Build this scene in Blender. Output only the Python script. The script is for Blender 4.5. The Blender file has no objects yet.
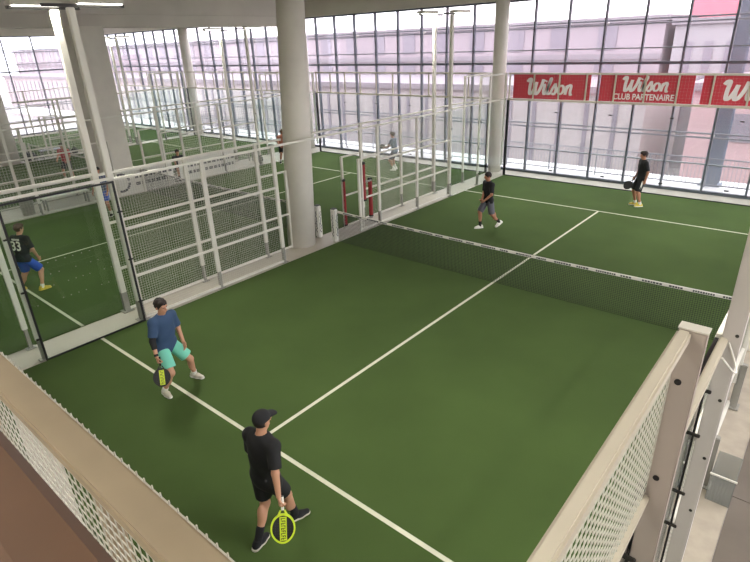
import bpy, bmesh, math, random
import numpy as np
from mathutils import Vector, Matrix, Euler
random.seed(7)
S = bpy.context.scene
COL = S.collection
PI = math.pi
# ------------------------------------------------------------------ camera, colour
cam_d = bpy.data.cameras.new('camera'); cam = bpy.data.objects.new('camera', cam_d); COL.objects.link(cam)
cam.location = (5.48926, -10.57145, 5.26424)
cam.rotation_euler = (1.15514239, 0.0359469729, 0.698366514)
cam_d.sensor_width = 36.0; cam_d.lens = 540.5 / 750 * 36.0; cam_d.clip_start = 0.02; cam_d.clip_end = 500
S.camera = cam
S.view_settings.view_transform = 'Standard'; S.view_settings.look = 'None'
S.view_settings.gamma = 1.0; S.view_settings.use_curve_mapping = False
S.view_settings.exposure = 0.22
try:
    S.cycles.transparent_max_bounces = 48
    S.cycles.max_bounces = 8
except Exception:
    pass

# ------------------------------------------------------------------ materials
def lin(c):
    c = c / 255.0
    return c / 12.92 if c <= 0.04045 else ((c + 0.055) / 1.055) ** 2.4
def rgb(r, g, b): return (lin(r), lin(g), lin(b), 1.0)
def mat(name, col, rough=0.6, metal=0.0, noise=None, spec=0.5, bump=None):
    """col in sRGB 0-255; noise=(scale, amount) varies the value of the colour; bump=(scale, strength)"""
    m = bpy.data.materials.new(name); m.use_nodes = True
    nt = m.node_tree; b = nt.nodes['Principled BSDF']
    c = rgb(*col)
    b.inputs['Base Color'].default_value = c
    b.inputs['Roughness'].default_value = rough; b.inputs['Metallic'].default_value = metal
    b.inputs['Specular IOR Level'].default_value = spec
    tc = None
    if noise or bump:
        tc = nt.nodes.new('ShaderNodeTexCoord')
    if noise:
        n = nt.nodes.new('ShaderNodeTexNoise'); n.inputs['Scale'].default_value = noise[0]; n.inputs['Detail'].default_value = 6
        nt.links.new(tc.outputs['Object'], n.inputs['Vector'])
        r = nt.nodes.new('ShaderNodeMapRange')
        r.inputs['From Min'].default_value = 0.3; r.inputs['From Max'].default_value = 0.7
        r.inputs['To Min'].default_value = 1 - noise[1]; r.inputs['To Max'].default_value = 1 + noise[1]
        nt.links.new(n.outputs['Fac'], r.inputs['Value'])
        v = nt.nodes.new('ShaderNodeVectorMath'); v.operation = 'SCALE'
        v.inputs[0].default_value = c[:3]
        nt.links.new(r.outputs['Result'], v.inputs['Scale'])
        nt.links.new(v.outputs['Vector'], b.inputs['Base Color'])
    if bump:
        n2 = nt.nodes.new('ShaderNodeTexNoise'); n2.inputs['Scale'].default_value = bump[0]; n2.inputs['Detail'].default_value = 4
        nt.links.new(tc.outputs['Object'], n2.inputs['Vector'])
        bp = nt.nodes.new('ShaderNodeBump'); bp.inputs['Strength'].default_value = bump[1]; bp.inputs['Distance'].default_value = 0.02
        nt.links.new(n2.outputs['Fac'], bp.inputs['Height'])
        nt.links.new(bp.outputs['Normal'], b.inputs['Normal'])
    return m
def emit(name, col, strength):
    m = bpy.data.materials.new(name); m.use_nodes = True; nt = m.node_tree
    nt.nodes.remove(nt.nodes['Principled BSDF'])
    e = nt.nodes.new('ShaderNodeEmission'); e.inputs['Color'].default_value = rgb(*col); e.inputs['Strength'].default_value = strength
    nt.links.new(e.outputs[0], nt.nodes['Material Output'].inputs['Surface'])
    return m
def glassmat(name, tint, base=0.03, top=0.75, haze=0.0, hazecol=(235, 235, 240)):
    m = bpy.data.materials.new(name); m.use_nodes = True; nt = m.node_tree
    nt.nodes.remove(nt.nodes['Principled BSDF'])
    t = nt.nodes.new('ShaderNodeBsdfTransparent'); t.inputs['Color'].default_value = rgb(*tint)
    g = nt.nodes.new('ShaderNodeBsdfGlossy'); g.inputs['Roughness'].default_value = 0.03; g.inputs['Color'].default_value = (0.9, 0.92, 0.95, 1)
    lw = nt.nodes.new('ShaderNodeLayerWeight'); lw.inputs['Blend'].default_value = 0.5
    p = nt.nodes.new('ShaderNodeMath'); p.operation = 'POWER'; p.inputs[1].default_value = 5.0
    nt.links.new(lw.outputs['Facing'], p.inputs[0])
    ma = nt.nodes.new('ShaderNodeMath'); ma.operation = 'MULTIPLY_ADD'; ma.inputs[1].default_value = top; ma.inputs[2].default_value = base
    nt.links.new(p.outputs[0], ma.inputs[0])
    mx = nt.nodes.new('ShaderNodeMixShader')
    nt.links.new(ma.outputs[0], mx.inputs['Fac'])
    src = t
    if haze:
        d = nt.nodes.new('ShaderNodeBsdfDiffuse'); d.inputs['Color'].default_value = rgb(*hazecol)
        m2 = nt.nodes.new('ShaderNodeMixShader'); m2.inputs['Fac'].default_value = haze
        nt.links.new(t.outputs[0], m2.inputs[1]); nt.links.new(d.outputs[0], m2.inputs[2]); src = m2
    nt.links.new(src.outputs[0], mx.inputs[1]); nt.links.new(g.outputs[0], mx.inputs[2])
    nt.links.new(mx.outputs[0], nt.nodes['Material Output'].inputs['Surface'])
    return m

M = {}
M['turf'] = mat('artificial turf', (75, 95, 50), 0.95, noise=(0.6, 0.10), spec=0.15, bump=(180, 0.5))
M['line'] = mat('turf line white', (216, 216, 196), 0.9, noise=(8, 0.05), spec=0.2)
M['concrete'] = mat('pale concrete', (200, 196, 185), 0.75, noise=(2.5, 0.10))
M['screed'] = mat('floor screed', (184, 177, 164), 0.55, noise=(1.2, 0.08))
M['deck'] = mat('grey brown deck', (104, 95, 84), 0.7, noise=(1.6, 0.12))
M['pillar'] = mat('pillar concrete', (222, 217, 206), 0.8, noise=(1.5, 0.06), bump=(20, 0.1))
M['ceiling'] = mat('ceiling concrete', (212, 206, 196), 0.9, noise=(0.8, 0.05))
M['beam'] = mat('beam concrete', (212, 206, 196), 0.85, noise=(0.8, 0.05))
M['white'] = mat('white painted steel', (222, 219, 208), 0.45, noise=(3, 0.03))
M['cream'] = mat('cream painted steel', (204, 196, 178), 0.5, noise=(3, 0.04))
M['beige'] = mat('beige painted beam', (166, 150, 126), 0.55, noise=(4, 0.04))
M['taupe'] = mat('taupe painted steel', (208, 202, 196), 0.5, noise=(3, 0.03))
M['taupe_shade'] = mat('taupe steel shaded', (176, 164, 154), 0.5, noise=(3, 0.03))  # darkened to carry the shade on the near post's camera-facing side
M['wire'] = mat('galvanised wire', (205, 203, 192), 0.5)
M['galv'] = mat('galvanised steel', (150, 148, 140), 0.5, 0.3, noise=(6, 0.1))
M['black'] = mat('black steel', (18, 18, 18), 0.5)
M['clamp'] = mat('dark clamp', (60, 58, 55), 0.45, 0.4)
M['mullion'] = mat('grey mullion', (98, 102, 112), 0.5)
M['transom'] = mat('pale transom', (150, 152, 160), 0.5)
M['glass'] = glassmat('court glass', (250, 253, 251), 0.015, 0.95)
M['winglass'] = glassmat('facade glass', (243, 240, 243), 0.03, 0.5, 0.10, (226, 220, 224))
M['net'] = mat('net cord black', (22, 26, 24), 0.8)
M['tape'] = mat('net tape white', (226, 224, 216), 0.7)
M['print'] = mat('dark print', (78, 78, 84), 0.7)
M['banner'] = mat('red banner', (206, 58, 74), 0.6)
M['banwhite'] = mat('banner white print', (245, 236, 236), 0.6)
M['tarp'] = mat('white banner back', (226, 220, 214), 0.7)
M['wood'] = mat('brown handrail', (96, 70, 52), 0.5, noise=(6, 0.08))
M['redpad'] = mat('dark red pad', (150, 42, 46), 0.6)
M['led'] = emit('led panel', (255, 252, 240), 7.0)
M['skin'] = mat('skin', (196, 146, 118), 0.55)
M['skin_tan'] = mat('tanned skin', (178, 124, 96), 0.55)
M['hair'] = mat('dark hair', (38, 28, 24), 0.7)
M['hair_brown'] = mat('brown hair', (74, 54, 42), 0.7)
M['black_cloth'] = mat('black cloth', (26, 26, 29), 0.85)
M['charcoal'] = mat('charcoal cloth', (58, 58, 64), 0.85)
M['grey_cloth'] = mat('grey cloth', (98, 98, 106), 0.85)
M['blue_cloth'] = mat('blue cloth', (52, 76, 108), 0.85)
M['royal_cloth'] = mat('royal blue cloth', (44, 82, 178), 0.8)
M['navy_cloth'] = mat('navy cloth', (58, 78, 116), 0.85)
M['slate_cloth'] = mat('slate cloth', (106, 122, 140), 0.85)
M['mint_cloth'] = mat('turquoise cloth', (120, 205, 182), 0.8)
M['red_cloth'] = mat('red cloth', (190, 80, 84), 0.8)
M['brown_cloth'] = mat('rust brown cloth', (160, 106, 84), 0.85)
M['white_cloth'] = mat('white cloth', (228, 226, 218), 0.8)
M['yellow_shoe'] = mat('yellow shoe', (214, 190, 70), 0.6)
M['grey_shoe'] = mat('pale grey shoe', (196, 190, 176), 0.6)
M['white_shoe'] = mat('white shoe', (232, 230, 222), 0.6)
M['eye'] = mat('dark eye', (30, 22, 18), 0.3)
M['lime'] = mat('lime yellow', (206, 226, 52), 0.45)
M['racket_black'] = mat('racket black', (20, 21, 22), 0.4)
M['bldg'] = mat('lavender render', (164, 152, 158), 0.9, noise=(0.3, 0.06))
M['bldg_pink'] = mat('pink render', (196, 164, 166), 0.9, noise=(0.3, 0.05))
M['bldg_red'] = mat('coral red cladding', (222, 120, 134), 0.8)
M['bldg_grey'] = mat('pale grey cladding', (162, 156, 160), 0.8, noise=(0.4, 0.05))
M['bldg_win'] = mat('far window', (140, 132, 142), 0.3)
M['bldg_band'] = mat('far parapet band', (142, 134, 140), 0.8)
M['terrace'] = mat('terrace white', (232, 230, 228), 0.7)
M['steelblue'] = mat('blue grey steel', (138, 148, 166), 0.5)
M['ground'] = mat('street', (170, 166, 166), 0.9)
M['clearplastic'] = glassmat('clear plastic', (226, 228, 226), 0.10, 0.6, 0.18, (220, 222, 220))

# ------------------------------------------------------------------ mesh builder
class MB:
    def __init__(s): s.v = []; s.f = []; s.m = []
    def add(s, vs, fs, mi=0):
        o = len(s.v); s.v += [tuple(v) for v in vs]; s.f += [tuple(i + o for i in f) for f in fs]; s.m += [mi] * len(fs); return s
    def box(s, a, b, mi=0):
        (x0, y0, z0), (x1, y1, z1) = a, b
        vs = [(x0, y0, z0), (x1, y0, z0), (x1, y1, z0), (x0, y1, z0), (x0, y0, z1), (x1, y0, z1), (x1, y1, z1), (x0, y1, z1)]
        return s.add(vs, [(3, 2, 1, 0), (4, 5, 6, 7), (0, 1, 5, 4), (1, 2, 6, 5), (2, 3, 7, 6), (3, 0, 4, 7)], mi)
    def cbox(s, c, d, mi=0):
        return s.box((c[0] - d[0] / 2, c[1] - d[1] / 2, c[2] - d[2] / 2), (c[0] + d[0] / 2, c[1] + d[1] / 2, c[2] + d[2] / 2), mi)
    def bbox(s, a, b, bev=0.008, mi=0):
        """box with chamfered edges"""
        bm = bmesh.new(); bmesh.ops.create_cube(bm, size=1)
        for v in bm.verts:
            v.co = Vector(((a[0] + b[0]) / 2 + v.co.x * (b[0] - a[0]), (a[1] + b[1]) / 2 + v.co.y * (b[1] - a[1]), (a[2] + b[2]) / 2 + v.co.z * (b[2] - a[2])))
        bmesh.ops.bevel(bm, geom=bm.edges[:], offset=bev, segments=2, affect='EDGES')
        bm.verts.index_update()
        s.add([v.co.copy() for v in bm.verts], [[v.index for v in f.verts] for f in bm.faces], mi); bm.free(); return s
    def tube(s, p0, p1, r, n=8, mi=0, r1=None):
        p0 = Vector(p0); p1 = Vector(p1); d = (p1 - p0).normalized()
        u = d.orthogonal().normalized(); w = d.cross(u); r1 = r if r1 is None else r1
        vs = []
        for p, rr in ((p0, r), (p1, r1)):
            for i in range(n):
                a = 2 * PI * i / n; vs.append(p + u * math.cos(a) * rr + w * math.sin(a) * rr)
        fs = [(i, (i + 1) % n, n + (i + 1) % n, n + i) for i in range(n)] + [tuple(range(n - 1, -1, -1)), tuple(range(n, 2 * n))]
        return s.add(vs, fs, mi)
    def path(s, pts, r, n=8, mi=0):
        for a, b in zip(pts[:-1], pts[1:]): s.tube(a, b, r, n, mi)
        return s
    def wiregrid(s, fn, nu, nv, t, mi=0):
        """wires over the unit square mapped by fn(u, v) -> point; t half thickness"""
        for i in range(nu + 1):
            s.bar(fn(i / nu, 0), fn(i / nu, 1), t, mi)
        for j in range(nv + 1):
            s.bar(fn(0, j / nv), fn(1, j / nv), t, mi)
        return s
    def bar(s, p0, p1, t, mi=0):
        p0 = Vector(p0); p1 = Vector(p1); d = (p1 - p0).normalized()
        u = d.orthogonal().normalized() * t; w = d.cross(u)
        vs = [p + a for p in (p0, p1) for a in (u, w, -u, -w)]
        return s.add(vs, [(0, 1, 5, 4), (1, 2, 6, 5), (2, 3, 7, 6), (3, 0, 4, 7)], mi)
    def lathe(s, prof, n=32, c=(0, 0), mi=0):
        vs = []; k = len(prof)
        for i in range(n):
            a = 2 * PI * i / n
            for r, z in prof: vs.append((c[0] + r * math.cos(a), c[1] + r * math.sin(a), z))
        fs = [(i * k + j, ((i + 1) % n) * k + j, ((i + 1) % n) * k + j + 1, i * k + j + 1) for i in range(n) for j in range(k - 1)]
        return s.add(vs, fs, mi)
    def mesh(s, name, mats):
        me = bpy.data.meshes.new(name); me.from_pydata(s.v, [], s.f)
        for m in (mats if isinstance(mats, (list, tuple)) else [mats]): me.materials.append(m)
        if any(s.m): me.polygons.foreach_set('material_index', s.m)
        me.update(); return me
    def build(s, name, mats, parent=None, smooth=False):
        return link(name, s.mesh(name, mats), parent, smooth=smooth)
def link(name, me, parent=None, loc=None, smooth=False):
    o = bpy.data.objects.new(name, me); COL.objects.link(o)
    if smooth: me.polygons.foreach_set('use_smooth', [True] * len(me.polygons))
    if parent: o.parent = parent
    if loc: o.location = loc
    return o
def tag(o, label, cat, group=None):
    o['label'] = label; o['category'] = cat
    if group: o['group'] = group
    return o
def thing(name, label, cat, loc=(0, 0, 0), rz=0.0, group=None):
    o = bpy.data.objects.new(name, None); COL.objects.link(o); o.location = loc; o.rotation_euler = (0, 0, rz); o.empty_display_size = 0.2
    return tag(o, label, cat, group)
def struct(o): o['kind'] = 'structure'; return o
def text_mesh(txt, size, shear=0.0, offset=0.0, depth=0.002, sx=1.0, align='CENTER'):
    c = bpy.data.curves.new('t', 'FONT'); c.body = txt; c.size = size; c.shear = shear; c.offset = offset; c.extrude = depth; c.align_x = align; c.align_y = 'CENTER'
    o = bpy.data.objects.new('t', c); COL.objects.link(o)
    dg = bpy.context.evaluated_depsgraph_get(); dg.update()
    me = bpy.data.meshes.new_from_object(o.evaluated_get(dg)); bpy.data.objects.remove(o); bpy.data.curves.remove(c)
    for v in me.vertices: v.co.x *= sx
    me.materials.clear()
    return me

# ------------------------------------------------------------------ setting
floor = struct(MB().box((-40.5, -16, -0.25), (5.02, 11.15, -0.012)).build('floor', M['screed']))
struct(MB().box((5.025, -16, -0.25), (5.48, 11.15, -0.012)).build('floor_walkway', mat('walkway concrete', (168, 158, 142), 0.8, noise=(4, 0.12))))
deck = MB()
for k in range(14):
    deck.box((5.485, -13 + k * 1.8, -0.25), (16, -13 + k * 1.8 + 1.79, -0.012))
struct(deck.build('floor_deck', M['deck']))

def court_turf(cx, n):
    t = struct(MB().box((cx - 5, -10, -0.012), (cx + 5, 10, 0.0)).build('floor_turf' if n == 0 else 'floor_turf', M['turf']))
    t['label'] = ['green turf of the nearest court', 'green turf of the middle court', 'green turf of the far left court', 'green turf of the farthest court'][n]
    L = MB()
    for sg in (-1, 1): L.box((cx - 5, sg * 6.95 - 0.03, -0.003), (cx + 5, sg * 6.95 + 0.03, 0.003))
    L.box((cx - 0.03, -6.92, -0.003), (cx + 0.03, 6.92, 0.0028))
    o = L.build('court_lines', M['line'], t); o['label'] = 'white painted court lines'
    return t
CX = (0.0, -10.87, -22.9, -33.8)
for n, cx in enumerate(CX): court_turf(cx, n)

# gallery the photograph is taken from
struct(MB().box((-6, -14, 3.40), (9, -10.60, 3.62)).build('floor_gallery', M['screed']))
t = thing('handrail', 'brown round edged handrail in the bottom left foreground', 'handrail', (4, -10.5, 3.62))
rb = MB(); prof = [(-0.045, -0.02), (-0.03, -0.035), (0.03, -0.035), (0.045, -0.02), (0.045, 0.02), (0.03, 0.035), (-0.03, 0.035), (-0.045, 0.02)]
vs = []
for x in (-6.0, 1.06):
    vs += [(x, 0.012 + p[0], 1.10 + p[1]) for p in prof]
rb.add(vs, [(i, (i + 1) % 8, 8 + (i + 1) % 8, 8 + i) for i in range(8)] + [tuple(range(7, -1, -1)), tuple(range(8, 16))])
rb.build('rail', M['wood'], t)
for x in (-5.5, -3.5, -1.6):
    MB().tube((x, -0.1, 0.0), (x, -0.1, 0.9), 0.02).tube((x, -0.1, 0.9), (x, -0.02, 1.06), 0.02).build('post', M['clamp'], t)

# ceiling and beams
struct(MB().box((-41, -16, 7.3), (10.3, 11.5, 7.6)).build('ceiling', M['ceiling']))
struct(MB().box((-17.95, -16, 6.17), (-17.3, 11.0, 6.62)).box((-17.9, -16, 6.62), (-17.15, 11.0, 7.3)).build('trim_beam_1', M['beam']))
struct(MB().box((-6.1, -16, 6.95), (-5.45, 10.8, 7.3)).build('trim_beam_2', M['beam']))
struct(MB().box((-28.5, -16, 6.6), (-27.9, 11.0, 7.3)).build('trim_beam_3', M['beam']))
struct(MB().box((-40.3, 10.75, 6.57), (10, 11.2, 7.3)).build('trim_lintel_1', M['beam']))
struct(MB().box((-40.4, -16, 6.55), (-39.9, 10.75, 7.3)).build('trim_lintel_2', M['beam']))

# curtain wall at the back and on the left
def curtain(name, p, length, axis, ztop, step, first, n_bar=None):
    """glazed wall starting at p, running along axis ('x' or 'y')"""
    w = struct(bpy.data.objects.new(name, None)); COL.objects.link(w); w.location = p
    def bx(u0, u1, d0, d1, z0, z1):
        return ((u0, d0, z0), (u1, d1, z1)) if axis == 'x' else ((d0, u0, z0), (d1, u1, z1))
    edges = [0.0]; u = first
    while u < length - 0.2: edges.append(u); u += step
    edges.append(length)
    for e in edges:
        MB().box(*bx(e - 0.03, e + 0.03, -0.07, 0.07, -0.05, ztop)).build('mullion', M['mullion'], w)
    for a, b in zip(edges[:-1], edges[1:]):
        MB().box(*bx(a + 0.03, b - 0.03, -0.008, 0.008, 0.0, ztop)).build('glass_pane', M['winglass'], w)
    for z, h, dp, mt in ((0.03, 0.06, 0.06, 'mullion'), (4.28, 0.045, 0.05, 'mullion'), (4.76, 0.02, 0.04, 'transom'), (1.0, 0.02, 0.04, 'transom'), (ztop - 0.03, 0.05, 0.06, 'mullion')):
        MB().box(*bx(0, length, -dp, dp, z - h, z + h)).build('transom', M[mt], w)
    for z in (1.93, 5.6):
        b = MB()
        for dz in (-0.07, 0.07):
            q = [(0, 0.2, z + dz), (length, 0.2, z + dz)]
            if axis == 'y': q = [(-0.2, 0, z + dz), (-0.2, length, z + dz)]
            b.tube(q[0], q[1], 0.03, 8)
        b.build('wind_rail', M['transom'], w)
        for e in edges[2::3]:
            b = MB()
            if axis == 'x': b.tube((e, 0.05, z), (e, 0.28, z), 0.03).tube((e, 0.1, z - 0.02), (e, 0.1, z - 0.5), 0.022)
            else: b.tube((-0.05, e, z), (-0.28, e, z), 0.03).tube((-0.1, e, z - 0.02), (-0.1, e, z - 0.5), 0.022)
            b.build('rail_bracket', M['white'], w)
    return w
curtain('window_1', (-39.92, 11.0, 0), 49.92, 'x', 6.58, 1.335, 0.66)
curtain('window_2', (-40.0, -16.0, 0), 27.0, 'y', 6.57, 1.9, 0.9)
struct(MB().box((10.0, -16, -0.25), (10.2, -8.0, 7.3)).box((10.0, -8, -0.25), (10.2, 11.2, 0.0)).box((10.0, -8, 6.4), (10.2, 11.2, 7.3)).build('wall_right', M['pillar']))
curtain('window_added', (10.1, -8.0, 0), 19.0, 'y', 6.4, 1.5, 0.75)  # unseen glazing, added to give the near court glass a bright reflection
struct(MB().box((-40.5, -16.2, -0.25), (10.2, -16.0, 7.3)).build('wall_near', M['pillar']))

# added fill lights, out of view, that brighten the dark foreground
for k, (x, y) in enumerate(((-2.0, -12.2), (2.5, -12.2), (7.0, -12.2), (8.0, -6.5), (8.0, -1.0), (8.0, 4.5))):
    lab = ['gallery', 'gallery', 'gallery', 'walkway', 'walkway', 'walkway'][k]
    t = thing('added_fill_light', 'long white %s fill light, added out of view' % lab, 'fill light', (x, y, 7.3), 0, 'added fill lights over gallery and walkway')
    MB().bbox((-0.12, -0.75, -0.09), (0.12, 0.75, 0), 0.02).build('housing', M['ceiling'], t)
    MB().box((-0.10, -0.72, -0.098), (0.10, 0.72, -0.09)).build('led_panel', M['led'], t)
    ld = bpy.data.lights.new('fill_lamp', 'AREA'); ld.shape = 'RECTANGLE'; ld.size = 0.2; ld.size_y = 1.4; ld.energy = 110; ld.color = (1.0, 0.96, 0.88)
    lo = bpy.data.objects.new('fill_lamp', ld); COL.objects.link(lo); lo.parent = t; lo.location = (0, 0, -0.11)
# columns
def column(x, y, r, ztop, label, tilt=(0, 0), taper=1.0):
    t = thing('concrete_column', label, 'column', (x, y, -0.012))
    cb = MB().lathe([(0, 0), (r, 0.0), (r * taper, ztop), (0, ztop)], 40)
    cb.v = [(v[0] + tilt[0] * v[2] / ztop, v[1] + tilt[1] * v[2] / ztop, v[2]) for v in cb.v]
    cb.build('shaft', M['pillar'], t, smooth=False)
    for f in t.children[0].data.polygons: f.use_smooth = abs(f.normal.z) < 0.5
    return t
column(-5.8, -0.72, 0.40, 7.3, 'thick round concrete column standing between the two nearest courts', (0.25, 0.20), 0.85)
column(-5.74, 10.55, 0.27, 7.3, 'round concrete column behind the back left corner of the nearest court')
column(-17.25, 10.55, 0.28, 7.3, 'round column at the back glazing, mostly hidden by the thick round column')
column(-28.2, 10.55, 0.30, 7.3, 'slim round column in front of the back glazing far on the left')
column(-28.25, -1.0, 0.46, 7.3, 'round column at the left edge of the photo')
t = thing('concrete_column', 'wide square concrete column behind the two near light masts', 'column', (-17.15, -0.6, -0.012))
MB().bbox((-0.5, -0.62, 0), (0.5, 0.62, 6.2), 0.03).build('shaft', M['pillar'], t)

# ------------------------------------------------------------------ court enclosures
POST = MB().bbox((-0.03, -0.05, 0.42), (0.03, 0.05, 3.06), 0.006).mesh('post', M['white'])
POSTB = MB().box((-0.04, -0.03, 0.0), (0.04, 0.03, 0.42)).box((-0.07, -0.09, 0.0), (0.07, 0.09, 0.015)).mesh('post_foot', M['galv'])
GATE_POST = MB().bbox((-0.03, -0.04, 0.0), (0.03, 0.04, 2.2), 0.006).mesh('gate_post', M['white'])
CLAMP = MB().bbox((-0.02, -0.05, -0.014), (0.02, 0.05, 0.014), 0.005).mesh('clamp', M['clamp'])
def glass_panel(w, h, framed):
    me = MB().box((-0.006, 0.012, 0.03), (0.006, w - 0.012, h)).mesh('glass_panel', M['glass']); return me
GLASS = glass_panel(2.0, 3.0, False)
FRAME = MB().box((-0.014, 0.0, 0.0), (0.014, 0.035, 3.02)).box((-0.014, 1.965, 0.0), (0.014, 2.0, 3.02)).box((-0.014, 0.035, 2.985), (0.014, 1.965, 3.02)).box((-0.014, 0.035, 0.0), (0.014, 1.965, 0.03)).mesh('black_frame', M['black'])
def mesh_panel(w, h, cell, t=0.0018):
    nu = int(round(w / cell)); nv = int(round(h / cell))
    return MB().wiregrid(lambda u, v: (0, u * w, v * h), nu, nv, t).mesh('wire_mesh', M['wire'])
MESH = mesh_panel(2.0, 3.0, 0.055)
MESH_FAR = mesh_panel(2.0, 3.0, 0.1, 0.0026)
MESH_TOP = mesh_panel(2.0, 1.0, 0.05)
MESH_TOP_FAR = mesh_panel(2.0, 1.0, 0.1, 0.0026)
RAIL = MB().box((-0.02, 0.0, -0.025), (0.02, 2.0, 0.025)).mesh('rail', M['white'])

def side_fence(x, half, out, label, detail=True, frame_step=False, top=True, gate=True):
    """half -1 near / +1 far; out: +1 when the outside of the court lies towards +x. Origin of the thing at the court edge."""
    t = thing('court_side_fence', label, 'fence', (x, 0, 0))
    sgn = half
    ys = [2, 4] if half < 0 else [2, 4]
    dx = out * 0.10
    for y in (2, 4, 8):
        p = link('post', POST, t, (dx, sgn * y, 0)); link('post_foot', POSTB, p)
    link('post', POST, t, (dx, sgn * 9.94, 0))
    if gate: link('gate_post', GATE_POST, t, (dx, sgn * 1.1, 0))
    def y0(a): return a if sgn > 0 else -a - 2.0
    for a in (2, 4):
        link('wire_mesh', MESH if detail else MESH_FAR, t, (dx - out * 0.035, y0(a), 0.02))
        for z in (0.05, 1.0, 2.02, 3.03): link('rail', RAIL, t, (dx - out * 0.01, y0(a), z))
    # gate zone: low rails between y 1.1 and 2, head rail at 3 m over the gate
    for z in (0.05, 1.0, 2.18) if gate else ():
        MB().box((dx - 0.02, min(sgn * 1.1, sgn * 2), z - 0.022), (dx + 0.02, max(sgn * 1.1, sgn * 2), z + 0.022)).build('gate_rail', M['white'], t)
    h0 = -1.15 if (x == -5.87 and sgn < 0) else 0.0
    MB().box((dx - 0.02, min(h0, sgn * 2), 3.005), (dx + 0.02, max(h0, sgn * 2), 3.055)).build('head_rail', M['white'], t)
    for a in (6, 8):
        gp = link('glass_panel', GLASS, t, (out * 0.01, y0(a), 0.0))
        if frame_step and a == 6: link('black_frame', FRAME, gp)
        for z in (0.45, 1.4, 2.4):
            for yy in (0.0, 2.0): link('clamp', CLAMP, gp, (out * 0.03, yy, z))
        link('rail', RAIL, t, (dx - out * 0.01, y0(a), 3.04 + (0.02 if a == 6 else 0)))
    if top:
        link('wire_mesh', MESH_TOP if detail else MESH_TOP_FAR, t, (dx - out * 0.035, y0(8), 3.0))
        link('rail', RAIL, t, (dx - out * 0.01, y0(8), 3.98))
        for y in (8, 9.94):
            MB().box((-0.03, -0.05, 3.06), (0.03, 0.05, 4.0)).build('post_extension', M['white'], t).location = (dx, sgn * y, 0)
    return t
side_fence(-5.0, -1, -1, 'white side fence on the near left of the nearest court, with one black-framed glass panel', True, True, top=True, gate=False)
side_fence(-5.0, 1, -1, 'white side fence on the far left of the nearest court, beyond the net', True)
side_fence(-5.87, -1, 1, 'white side fence of the middle court standing behind the black-framed glass panel', True)
side_fence(-5.87, 1, 1, 'white side fence of the middle court beyond the thick round column', True)
side_fence(-15.87, -1, -1, 'white fence at the left edge of the middle court, near half', False)
side_fence(-15.87, 1, -1, 'white fence at the left edge of the middle court, far half', False)
side_fence(-17.9, 1, 1, 'white fence at the right edge of the far left court, far half', False)
side_fence(-17.9, -1, 1, 'white fence at the right edge of the far left court, near half', False)
side_fence(-27.9, 1, -1, 'white fence at the left edge of the far left court, far half', False)
side_fence(-28.8, 1, 1, 'white fence at the right edge of the farthest court, far half', False)
side_fence(-38.8, 1, -1, 'white fence farthest to the left, by the side glazing', False)

# far back walls of the courts (y = 10): glass below, mesh band with frame above
def back_wall(cx, label, detail):
    t = thing('court_back_wall', label, 'glass wall', (cx, 10.0, 0))
    for k in range(5):
        x0 = -5 + 2 * k
        gp = MB().box((x0 + 0.008, -0.006, 0.03), (x0 + 1.992, 0.006, 3.0)).build('glass_panel', M['glass'], t)
    for k in range(11):
        x = -5 + k
        MB().box((x - 0.025, 0.06, 3.04), (x + 0.025, 0.11, 3.96)).build('upright', M['cream'], t)
    MB().box((-5.05, 0.04, 2.98), (5.05, 0.12, 3.05)).build('rail', M['cream'], t)
    MB().box((-5.05, 0.04, 3.94), (5.05, 0.12, 4.0)).build('rail', M['cream'], t)
    MB().wiregrid(lambda u, v: (-5 + 10 * u, 0.05, 3.03 + 0.92 * v), 100 if detail else 60, 9, 0.0012).build('wire_mesh', M['wire'], t)
    for x in (-5.0, 5.0):
        MB().box((x - 0.045, 0.0, 0.0), (x + 0.045, 0.06, 3.0)).build('corner_post', M['black'], t)
    MB().box((-5, -0.015, 0), (5, 0.015, 0.03)).build('base_strip', M['black'], t)
    for x in range(-3, 4, 2):
        MB().cbox((x, 0.03, 0.4), (0.12, 0.05, 0.04)).build('clamp', M['clamp'], t)
        MB().cbox((x, 0.03, 2.6), (0.12, 0.05, 0.04)).build('clamp', M['clamp'], t)
    return t
back_wall(CX[0], 'glass back wall of the nearest court under the red banners', True)
back_wall(CX[1], 'glass back wall of the middle court with an empty cream mesh band', True)
back_wall(CX[2], 'glass back wall of the far left court', False)
back_wall(CX[3], 'glass back wall of the farthest court by the glazed corner', False)

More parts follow.
